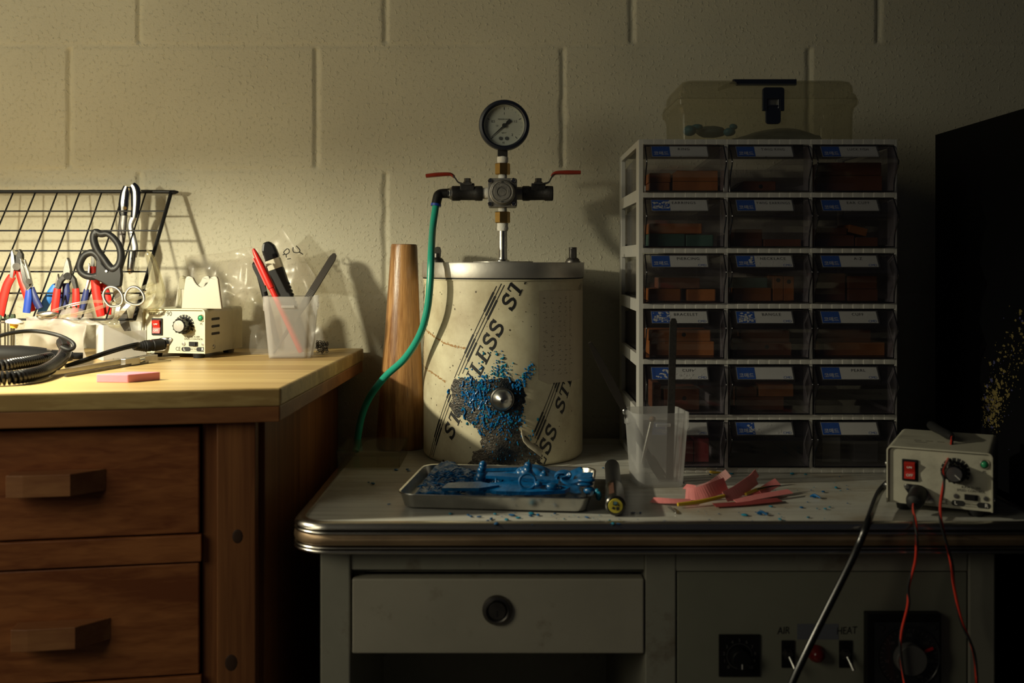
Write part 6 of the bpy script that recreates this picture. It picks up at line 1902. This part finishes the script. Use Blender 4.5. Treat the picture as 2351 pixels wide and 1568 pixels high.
# ------------------------------------------------------------------ pliers and scissors hung on the grid
def limb(pts, r, mt, name, parent, flat=.6, n=10, sub=5):
    m = MB(); m.tube(pts, r, n, sub=sub, flat=flat); return m.build(name, mt, parent)
def jaw(pts, Y, th, mt, name, parent, bevel=.0006):
    m = MB(); q = [P(u, v, Y) for u, v in pts]
    m.prism([(p.x, p.z) for p in q], -th, th, T=Tr(0, Y, 0) @ Rx(90)); return m.build(name, mt, parent, bevel=bevel)
M['bright_steel'] = mat('bright_steel', (.60, .58, .55), .34, 1.0)
def pliers():
    Y = 1.545
    g = 'pliers hung on the wire grid'
    t = thing('pliers', P(36, 700, Y), 'red-handled cutters with a bright and a black jaw at the far left of the grid', 'pliers', g)
    jaw([(27, 578), (31, 572), (35, 585), (37, 606), (32, 640), (24, 636), (27, 612)], Y, .004, 'chrome', 'jaw', t)
    jaw([(46, 572), (53, 584), (53, 594), (50, 608), (44, 622), (38, 618), (38, 590)], Y + .002, .004, 'black_iron', 'jaw', t)
    m = MB(); m.cyl(P(38, 612, Y - .006), P(38, 612, Y + .006), .0055, n=18); m.build('pivot', 'dark_steel', t)
    limb([P(u, v, Y) for u, v in ((28, 634), (16, 656), (7, 690), (1, 725))], [.0060, .0066, .0066, .0058], 'red_rubber', 'grip', t)
    limb([P(u, v, Y + .004) for u, v in ((41, 616), (50, 646), (62, 678), (74, 715))], [.0042, .0056, .0060, .0055], 'red_rubber', 'grip', t)
    t = thing('pliers', P(70, 700, Y), 'slim bright pliers with a blue handle beside the far left red ones', 'pliers', g)
    Y2 = Y - .012
    jaw([(48, 592), (51, 596), (57, 614), (64, 640), (72, 660), (64, 668), (54, 648), (49, 622)], Y2, .0035, 'chrome', 'jaw', t)
    jaw([(57, 595), (60, 602), (68, 624), (75, 655), (68, 664), (60, 636)], Y2 + .003, .003, 'steel', 'jaw', t)
    m = MB(); m.cyl(P(66, 646, Y2 - .005), P(66, 646, Y2 + .005), .0042, n=16); m.build('pivot', 'dark_steel', t)
    limb([P(u, v, Y2) for u, v in ((66, 662), (65, 685), (61, 718))], [.0038, .0056, .0056], 'blue_rubber', 'grip', t)
    limb([P(u, v, Y2 + .004) for u, v in ((72, 660), (80, 684), (92, 708))], [.0042, .0056, .0052], 'navy_rubber', 'grip', t)
    t = thing('pliers', P(155, 700, Y), 'black pliers with red grips and a long pointed nose, left of the black scissors', 'pliers', g)
    jaw([(156, 591), (160, 600), (164, 620), (163, 634), (148, 632), (147, 620), (151, 605)], Y, .0045, 'dark_steel', 'jaw', t)
    jaw([(146, 628), (165, 628), (174, 640), (179, 662), (172, 664), (166, 648), (156, 636), (145, 646), (138, 664), (130, 664), (134, 644)], Y + .001, .004, 'black_iron', 'jaw', t)
    m = MB(); m.cyl(P(155, 634, Y - .006), P(155, 634, Y + .006), .0055, n=18); m.build('pivot', 'black_iron', t)
    limb([P(u, v, Y) for u, v in ((132, 662), (129, 685), (126, 710), (127, 733))], [.0052, .0060, .0060, .0054], 'red_rubber', 'grip', t)
    limb([P(u, v, Y) for u, v in ((174, 662), (175, 680), (174, 700), (170, 728))], [.0050, .0056, .0056, .0050], 'red_rubber', 'grip', t)
    limb([P(u, v, Y + .010) for u, v in ((151, 650), (152, 675), (148, 705))], [.0048, .0062, .0045], 'navy_rubber', 'spring', t)
    t = thing('pliers', P(110, 700, Y), 'pliers seen only by a light blue slanting handle behind the pointed red-gripped pair', 'pliers', g)
    Y3 = Y + .022
    limb([P(u, v, Y3) for u, v in ((127, 655), (118, 672), (106, 695), (93, 722))], [.0045, .0064, .0066, .0058], 'sky_rubber', 'grip', t)
    limb([P(u, v, Y3 + .004) for u, v in ((130, 650), (136, 690), (143, 725))], [.0045, .0060, .0058], 'navy_rubber', 'grip', t)
    jaw([(127, 660), (131, 640), (134, 628), (137, 645), (136, 662)], Y3, .003, 'dark_steel', 'jaw', t)
    t = thing('pliers', P(222, 700, Y), 'red-handled pliers with grips pointing up and down behind the black scissors', 'pliers', g)
    limb([P(u, v, Y + .006) for u, v in ((218, 612), (219, 645), (222, 675), (227, 700), (232, 726))], [.0062, .0068, .0068, .0068, .0060], 'red_rubber', 'grip', t)
    limb([P(u, v, Y + .014) for u, v in ((234, 650), (242, 668), (248, 690), (247, 722))], [.0052, .0060, .0060, .0055], 'red_rubber', 'grip', t)
    jaw([(213, 566), (217, 575), (219, 612), (210, 612), (211, 580)], Y + .008, .003, 'chrome', 'jaw', t)
    jaw([(205, 604), (208, 612), (208, 640), (200, 668), (196, 664), (201, 640)], Y + .004, .003, 'steel', 'jaw', t)
    limb([P(u, v, Y + .004) for u, v in ((199, 664), (194, 690), (189, 715))], [.004, .0052, .005], 'navy_rubber', 'grip', t)
pliers()

def scissors():
    Y = 1.520
    t = thing('scissors', P(262, 740, Y), 'black scissors standing handles-up in front of the wire grid', 'scissors')
    c = lambda x, y: P(x / 5.598, 400 + y / 5.598, Y)
    up = [(1232, 745), (1205, 800), (1212, 880), (1255, 985), (1330, 1085), (1405, 1190), (1462, 1225), (1520, 1185), (1550, 1110), (1555, 1010), (1525, 910), (1460, 820), (1380, 765), (1300, 770)]
    m = MB(); m.tube([c(*p) for p in up], [.0054, .0056, .0056, .0056, .0054, .0058, .0064, .0060, .0056, .0054, .0050, .0047, .0045, .0050], 10, sub=5, closed=True, flat=.9)
    m.build('handle_loop', 'black_plastic', t)
    m = MB(); m.sphere(c(1237, 760), (.0048, .005, .0065), 12); m.build('handle_tip', 'black_plastic', t)
    lo = [(1180, 1008), (1095, 1035), (1042, 1110), (1022, 1195), (1050, 1265), (1125, 1310), (1215, 1315), (1290, 1275), (1310, 1200), (1285, 1110), (1240, 1040)]
    m = MB(); m.tube([c(*p) for p in lo], .0051, 10, sub=5, closed=True, flat=.9); m.build('handle_loop', 'black_plastic', t)
    m = MB(); q = [(1250, 1060), (1330, 1160), (1400, 1240), (1470, 1220), (1560, 1180), (1575, 1300), (1560, 1440), (1470, 1460), (1380, 1430), (1260, 1360), (1140, 1310), (1240, 1290)]
    m.prism([(c(*p).x, c(*p).z) for p in q], -.0045, .0045, T=Tr(0, Y, 0) @ Rx(90)); m.build('shank', 'black_plastic', t, bevel=.0015)
    m = MB(); m.cyl(c(1385, 1245) + Vector((0, -.0062, 0)), c(1385, 1245) + Vector((0, .004, 0)), .0018, n=12); m.build('rivet', 'steel', t)
    m = MB(); p0, p1 = c(1500, 1440), P(300, 806, Y + .01)
    m.ribbon([p0, p0.lerp(p1, .5), p1], .013, .002, wdir=(1, 0, .2)); m.build('blade', 'dark_steel', t)
    # small bright scissors with round finger rings
    Y = 1.505
    t = thing('scissors', P(285, 740, Y), 'small bright steel scissors with round finger rings below the black scissors', 'scissors')
    for pts in ([(240, 688), (238, 672), (247, 660), (262, 659), (274, 667), (281, 680), (280, 696), (268, 703), (252, 702)], [(289, 690), (290, 672), (300, 660), (315, 660), (327, 672), (331, 688), (322, 698), (306, 699)]):
        m = MB(); m.tube([P(u, v, Y) for u, v in pts], .0020, 9, sub=5, closed=True); m.build('finger_ring', 'bright_steel', t)
    for a, b in (((273, 700), (262, 752)), ((297, 697), (254, 745))):
        m = MB(); m.ribbon([P(*a, Y), P((a[0] + b[0]) / 2, (a[1] + b[1]) / 2, Y), P(*b, Y + .01)], .006, .002, wdir=(1, 0, 0)); m.build('blade', 'steel', t)
    # chrome cutter hooked over the top wire
    Y = 1.665
    t = thing('tube_pliers', P(298, 560, Y), 'chrome long-handled pliers hooked over the top of the wire grid', 'pliers')
    limb([P(u, v, Y) for u, v in ((292, 428), (287, 445), (284, 470), (283, 495))], [.0055, .0078, .0085, .0062], 'chrome', 'handle', t, .55)
    limb([P(u, v, Y - .006) for u, v in ((303, 425), (311, 436), (312, 465), (309, 500))], [.0060, .0082, .0078, .0060], 'chrome', 'handle', t, .5)
    limb([P(u, v, Y) for u, v in ((284, 492), (281, 520), (279, 545), (275, 572))], [.0062, .0070, .0066, .0055], 'dark_steel', 'arm', t, .4)
    limb([P(u, v, Y - .004) for u, v in ((308, 495), (299, 518), (304, 545), (309, 570), (306, 590))], [.0058, .0050, .0060, .0062, .0056], 'steel', 'arm', t, .4)
    limb([P(u, v, Y - .006) for u, v in ((304, 574), (302, 598), (300, 618), (303, 627))], [.0060, .0062, .0058, .0042], 'chrome', 'jaw', t, .6)
    m = MB(); m.cyl(P(287, 478, Y - .010), P(287, 478, Y + .004), .0026, n=14); m.build('rivet', 'brass', t)
scissors()

# ------------------------------------------------------------------ thin crumpled bags
def pillow(name, corners, bulge, mt, label, cat, grp=None, seed=1, nx=22, ny=22, crumple=.006, ink=None, parent=None, floor=BENCH):
    """closed film bag between four corners (bl, br, tr, tl): a front and a back sheet that bulge apart"""
    bl, br, tr, tl = [Vector(c) for c in corners]
    nrm = (br - bl).cross(tl - bl).normalized()
    if nrm.y > 0: nrm = -nrm
    m = MB(); vs, fs = [], []
    off = Vector((seed * 3.7, seed * 1.3, seed * 2.1))
    for side in (1, -1):
        for j in range(ny + 1):
            for i in range(nx + 1):
                u, v = i / nx, j / ny
                p = bl * (1 - u) * (1 - v) + br * u * (1 - v) + tr * u * v + tl * (1 - u) * v
                e = (math.sin(PI * u) * math.sin(PI * min(1, v * .92 + .04))) ** .6 if 0 < u < 1 and 0 < v < 1 else 0
                q = p * 22 + off + Vector((0, side * 2.0, 0))
                n1 = noise.noise(q); n2 = noise.noise(q * 2.6); r3 = 1 - abs(noise.noise(q * 1.5 + Vector((4, 4, 4)))) * 2
                d = side * bulge * e * (.6 + .6 * n1) + crumple * (.45 * n1 + .35 * n2 + .30 * r3) * (.5 + .5 * e)
                w = Vector(noise.noise_vector(p * 16 + off)) * crumple * .8
                p = p + nrm * d + w
                p.z = max(p.z, floor + .0006 + (.0006 if side > 0 else 0)); p.y = min(p.y, WALL - .005)
                vs.append(p)
    N1 = (nx + 1) * (ny + 1)
    for s_ in (0, 1):
        for j in range(ny):
            for i in range(nx):
                a = s_ * N1 + j * (nx + 1) + i
                f = (a, a + 1, a + nx + 2, a + nx + 1); fs.append(f if s_ == 0 else f[::-1])
    m.add(vs, fs, 0, True)
    if ink:
        for st in ink:
            pts = []
            for (u, v) in st:
                p = bl * (1 - u) * (1 - v) + br * u * (1 - v) + tr * u * v + tl * (1 - u) * v
                i, j = min(nx - 1, int(u * nx)), min(ny - 1, int(v * ny))
                pts.append(vs[j * (nx + 1) + i] * .3 + p * .7 + nrm * (.003))
            m.tube(pts, .0008, 6, 1, sub=3)
    o = m.build(name, [mt, 'ink'], parent, angle=80)
    if parent is None: tag(o, label, cat, grp)
    return o
def bags():
    g = 'clear zip bags on the bench'
    # tall bag behind the cup with pen writing near its open end
    Yb = 1.645
    bl, br, tr, tl = P(612, 815, Yb), P(752, 808, Yb), P(640, 524, Yb + .03), P(540, 560, Yb + .03)
    br2 = P(772, 650, Yb + .02)
    c1 = lambda x, y: P(300 + x / 4.354, 500 + y / 4.354, 1.64)
    strokes = [[(1560, 310), (1530, 345), (1552, 366), (1585, 345), (1580, 315), (1560, 310)], [(1553, 366), (1557, 398)], [(1520, 372), (1545, 362)], [(1565, 413), (1600, 408)], [(1490, 436), (1508, 432)], [(1474, 384), (1485, 382)],
               [(1625, 292), (1622, 330), (1640, 347), (1682, 345), (1690, 320), (1655, 280)], [(1690, 345), (1708, 356), (1722, 366)]]
    o = pillow('zip_bag', (P(630, 812, Yb), P(750, 806, Yb), P(700, 560, Yb + .03), P(600, 585, Yb + .03)), .018, 'bag_film', 'tall clear zip bag with pen marks standing behind the cup on the bench', 'bag', g, seed=2, crumple=.007)
    # its open mouth with the handwriting
    m = MB(); q = [P(604, 590, 1.665), P(722, 640, 1.665), P(646, 523, 1.675)]
    mouth = pillow('bag_mouth', (P(618, 640, 1.655), P(742, 660, 1.655), P(648, 524, 1.672), P(596, 566, 1.672)), .004, 'bag_film', '', '', seed=6, crumple=.003, parent=o)
    m = MB()
    for st in strokes: m.tube([c1(*p) for p in st], .0008, 6, sub=3)
    m.build('pen_marks', 'ink', o)
    # crumpled bag between the control unit and the cup
    pillow('zip_bag', (P(530, 815, 1.60), P(622, 822, 1.57), P(606, 570, 1.64), P(520, 600, 1.655)), .022, 'bag_film', 'crumpled clear bag standing between the clean control unit and the cup', 'bag', g, seed=4, crumple=.012)
    pillow('zip_bag', (P(440, 690, 1.665), P(560, 720, 1.665), P(600, 568, 1.675), P(425, 592, 1.675)), .012, 'bag_film', 'clear bag drooping on the wall behind the handpiece cradle', 'bag', g, seed=9, crumple=.010, floor=.9)
    pillow('zip_bag', (B(40, 818), B(196, 824), P(206, 742, 1.50), P(52, 722, 1.50)), .020, 'bag_milky', 'milky white zip bag bulging behind the coiled cord', 'bag', g, seed=5, crumple=.018, nx=34, ny=30)
    pillow('zip_bag', (P(100, 760, 1.53), P(240, 752, 1.52), P(205, 726, 1.56), P(118, 722, 1.56)), .012, 'bag_milky', 'crumpled whitish bag lying under the clear goggles', 'bag', g, seed=7, crumple=.016, nx=30, ny=26)
    # dark chain in the foot of the tall bag
    rng = random.Random(2); m = MB()
    for k in range(46):
        c = P(rng.uniform(728, 752), rng.uniform(784, 808), 1.60 + rng.uniform(-.01, .01)); c.z = max(c.z, BENCH + .003)
        a = rng.uniform(0, 6.28); ux = Vector((math.cos(a), .3 * math.sin(a), math.sin(a))); uy = Vector((-math.sin(a), .5, math.cos(a))).normalized()
        m.tube([c + ux * .0024 * math.cos(q * PI / 4) + uy * .0017 * math.sin(q * PI / 4) for q in range(8)], .00055, 5, sub=1, closed=True)
    tag(m.build('chain_links', 'dark_steel'), 'little heap of dark chain links right of the cup on the bench', 'chain', kind='stuff')
bags()

# clear goggles: lens shell with two long arms
def goggles():
    t = thing('safety_goggles', P(300, 720, 1.56), 'clear safety goggles with long arms draped over the tools in front of the grid', 'goggles')
    m = MB(); vs, fs = [], []
    edge = [(338, 574), (352, 590), (362, 614), (372, 645), (378, 672), (374, 694), (360, 708), (342, 716), (328, 712)]
    inner = [(330, 580), (338, 600), (340, 625), (340, 650), (336, 668), (330, 682), (326, 694), (320, 704), (314, 706)]
    for (a, b) in zip(edge, inner):
        vs += [P(*a, 1.535), P((a[0] + b[0]) / 2 + 3, (a[1] + b[1]) / 2, 1.518), P(*b, 1.53)]
    for k in range(len(edge) - 1):
        for j in range(2): a = 3 * k + j; fs.append((a, a + 1, a + 4, a + 3))
    m.add(vs, fs, 0, True); m.build('lens', 'goggle_clear', t, solid=.0018, subsurf=1)
    m = MB(); m.tube([P(*p, 1.535) for p in edge], .0016, 8, sub=4); m.build('lens_rim', 'goggle_clear', t)
    for path, r_ in (([(352, 650), (320, 664), (285, 680), (250, 698), (215, 710), (170, 722), (122, 728)], .0026), ([(356, 668), (325, 682), (290, 692), (255, 694), (210, 692), (165, 700), (120, 714)], .0022)):
        m = MB(); m.tube([P(u, v, 1.52 - .02 * k / 6) for k, (u, v) in enumerate(path)], r_, 8, sub=5, flat=.5); m.build('arm', 'goggle_clear', t)
    m = MB()
    for u, v in ((333, 668), (261, 692), (150, 708), (163, 706), (175, 704)): m.sphere(P(u, v, 1.497), .0022, 8)
    m.build('arm_rivet', 'chrome', t)
    m = MB(); m.sphere(P(109, 722, 1.495), (.016, .007, .0060), 12, jit=.002); m.sphere(P(96, 727, 1.497), (.008, .006, .004), 10, jit=.001); m.build('buckle', 'steel', t)
goggles()

# ------------------------------------------------------------------ milky plastic box and small things on the bench
def milky_box():
    c = B(238, 828); t = thing('milky_box', c, 'milky white plastic box with a lowered front edge left of the clean control unit', 'box')
    T = Tr(c.x, c.y, BENCH) @ Rz(0)
    ex = (B(318, 822) - c); ex.z = 0; L1 = .066; ex.normalize()
    ey = Vector((-ex.y, ex.x, 0)); ey = Vector((-.52, .85, 0)).normalized(); L2 = .050; h = .0505
    th = .0016
    def wall(o_, d, L, prof, nm):
        n = Vector((d.y, -d.x, 0)); m = MB(frame(o_, d, (0, 0, 1), -n)); m.prism(prof, 0, th); m.build(nm, 'box_milky', t)
    o0 = Vector((c.x, c.y, BENCH))
    wall(o0, ex, L1, [(0, 0), (L1, 0), (L1, h * .80), (L1 * .48, h * .80), (L1 * .38, h), (0, h)], 'front_wall')
    wall(o0, ey, L2, [(0, 0), (L2, 0), (L2, h), (0, h)], 'side_wall')
    wall(o0 + ex * L1, ey, L2, [(0, 0), (L2, 0), (L2, h), (0, h)], 'side_wall')
    wall(o0 + ey * L2, ex, L1, [(0, 0), (L1, 0), (L1, h), (0, h)], 'back_wall')
    m = MB(frame(o0 + Vector((0, 0, .0004)), ex, ey, (0, 0, 1))); m.prism([(0, 0), (L1, 0), (L1, L2), (0, L2)], 0, th); m.build('base', 'box_milky', t)
    m = MB(); a = o0 + ex * .020 + ey * .02; 
    m.tube([P(240, 740, 1.50), P(255, 742, 1.50), P(275, 748, 1.50)], [.0022, .0060, .0032], 10, sub=3)
    o = m.build('glass_tip', 'goggle_clear'); tag(o, 'clear rounded tip resting on the edge of the milky box', 'tip')
milky_box()
def beads():
    rng = random.Random(6); m = MB()
    for k in range(60):
        u, v = rng.uniform(245, 315), rng.gauss(821, 2.2)
        r_ = rng.uniform(.0009, .0019); p = B(u, v, r_); m.sphere(p, r_, 7)
    tag(m.build('metal_grains', 'steel'), 'scatter of tiny metal grains in front of the milky box', 'grains', kind='stuff')
beads()
def divider():
    t = thing('sliding_divider', B(240, 846), 'steel sliding divider with a small thumb screw lying on the bench behind the pink block', 'divider')
    a, b = B(112, 864, .0025), B(352, 824, .0045)
    m = MB(); m.ribbon([a, a.lerp(b, .5), b], .0065, .0042, wdir=(0, 0, 1)); m.build('beam', 'steel', t)
    a2, b2 = B(150, 866, .0015), B(300, 840, .0015)
    m = MB(); m.ribbon([a2, a2.lerp(b2, .5), b2], .0040, .0025, wdir=(0, 0, 1)); m.build('rail', 'dark_steel', t)
    a3, b3 = B(283, 842, .0055), B(357, 830, .0055)
    m = MB(); m.ribbon([a3, a3.lerp(b3, .5), b3], .0092, .0075, wdir=(0, 0, 1)); m.build('slider', 'steel', t, bevel=.0004)
    for f in (.15, .85):
        p = a3.lerp(b3, f) + Vector((0, -.0040, 0)); m = MB(); m.cyl(p, p + Vector((0, .001, 0)), .0011, n=10); m.build('slider_hole', 'ink', t)
    c = P(331, 830, 1.462); m = MB(); d = Vector((-.25, -1, -.05)).normalized()
    p = a3.lerp(b3, .58); m.cyl(p, p + d * .012, .0052, n=20); m.build('thumb_screw', 'chrome', t)
    a4, b4 = B(345, 829, .004), B(412, 824, .0025)
    m = MB(); m.ribbon([a4, a4.lerp(b4, .5), b4], .0030, .0024, wdir=(0, 0, 1)); m.build('point', 'steel', t)
    a5, b5 = B(340, 835, .0025), B(392, 830, .0018)
    m = MB(); m.ribbon([a5, a5.lerp(b5, .5), b5], .0024, .0020, wdir=(0, 0, 1)); m.build('point', 'steel', t)
divider()
def pink_block():
    # top corners: left-back, right-back, front ridge; lies near the front edge
    a, b, c = B(221, 878), B(294, 879), B(368, 872)
    h = .0095
    u1 = (b - a); u1.z = 0
    back = B(238, 850); 
    p = [(a.x, a.y), (b.x, b.y), (c.x, c.y), (c.x - (b.x - a.x) * .92, c.y - (b.y - a.y) + .001)]
    m = MB(); m.prism(p, BENCH, BENCH + h)
    tag(m.build('pink_block', 'pink_foam', bevel=.0008), 'pink eraser-like foam block near the front edge of the wooden bench', 'block')
pink_block()
def bur_stand():
    t = thing('bur_stand', B(5, 826), 'small stand of metal burs at the left edge of the picture on the bench', 'bur stand')
    c = B(2, 822); T = Tr(c.x, c.y, BENCH)
    m = MB(T); m.lathe([(0, 0), (.028, 0), (.028, .010), (.0265, .012), (0, .012)], 32); m.build('base', mat('stand_wood', (.40, .27, .13), .5), t)
    m = MB(T); m.lathe([(0, .052), (.0205, .052), (.0205, .0536), (0, .0536)], 32); m.build('ring_plate', 'steel', t)
    rng = random.Random(9)
    for k in range(11):
        a = 2 * PI * k / 11; x, y = .018 * math.cos(a), .018 * math.sin(a)
        m = MB(T); m.cyl((x, y, .011), (x, y, .056), .0012, n=8); m.build('bur', 'chrome', t)
        m = MB(T); m.sphere((x, y, .060), (.0022, .0022, .0045), 8); m.build('bur_head', mat('bur_dark', (.05, .075, .04), .5) if 'bur_dark' not in M else M['bur_dark'], t)
    p = P(34, 735, 1.46); m = MB(Tr(*p) @ Ry(8)); m.lathe([(0, -.011), (.0045, -.011), (.0062, -.004), (0, -.004)], 18); q = m.build('yellow_wheel', mat('wheel_yellow', (.70, .42, .05), .45), t)
    m = MB(Tr(*p) @ Ry(8)); m.lathe([(0, -.0042), (.0118, -.0042), (.0122, -.002), (.0080, .0008), (.002, .0024), (0, .0024)], 24); m.build('wheel_cap', 'white_cap', t)
    p2 = Vector((p.x, p.y, BENCH)); m = MB(); m.cyl(p2 + Vector((0, 0, .011)), p + Vector((0, 0, -.010)), .0012, n=8); m.build('bur', 'chrome', t)
bur_stand()
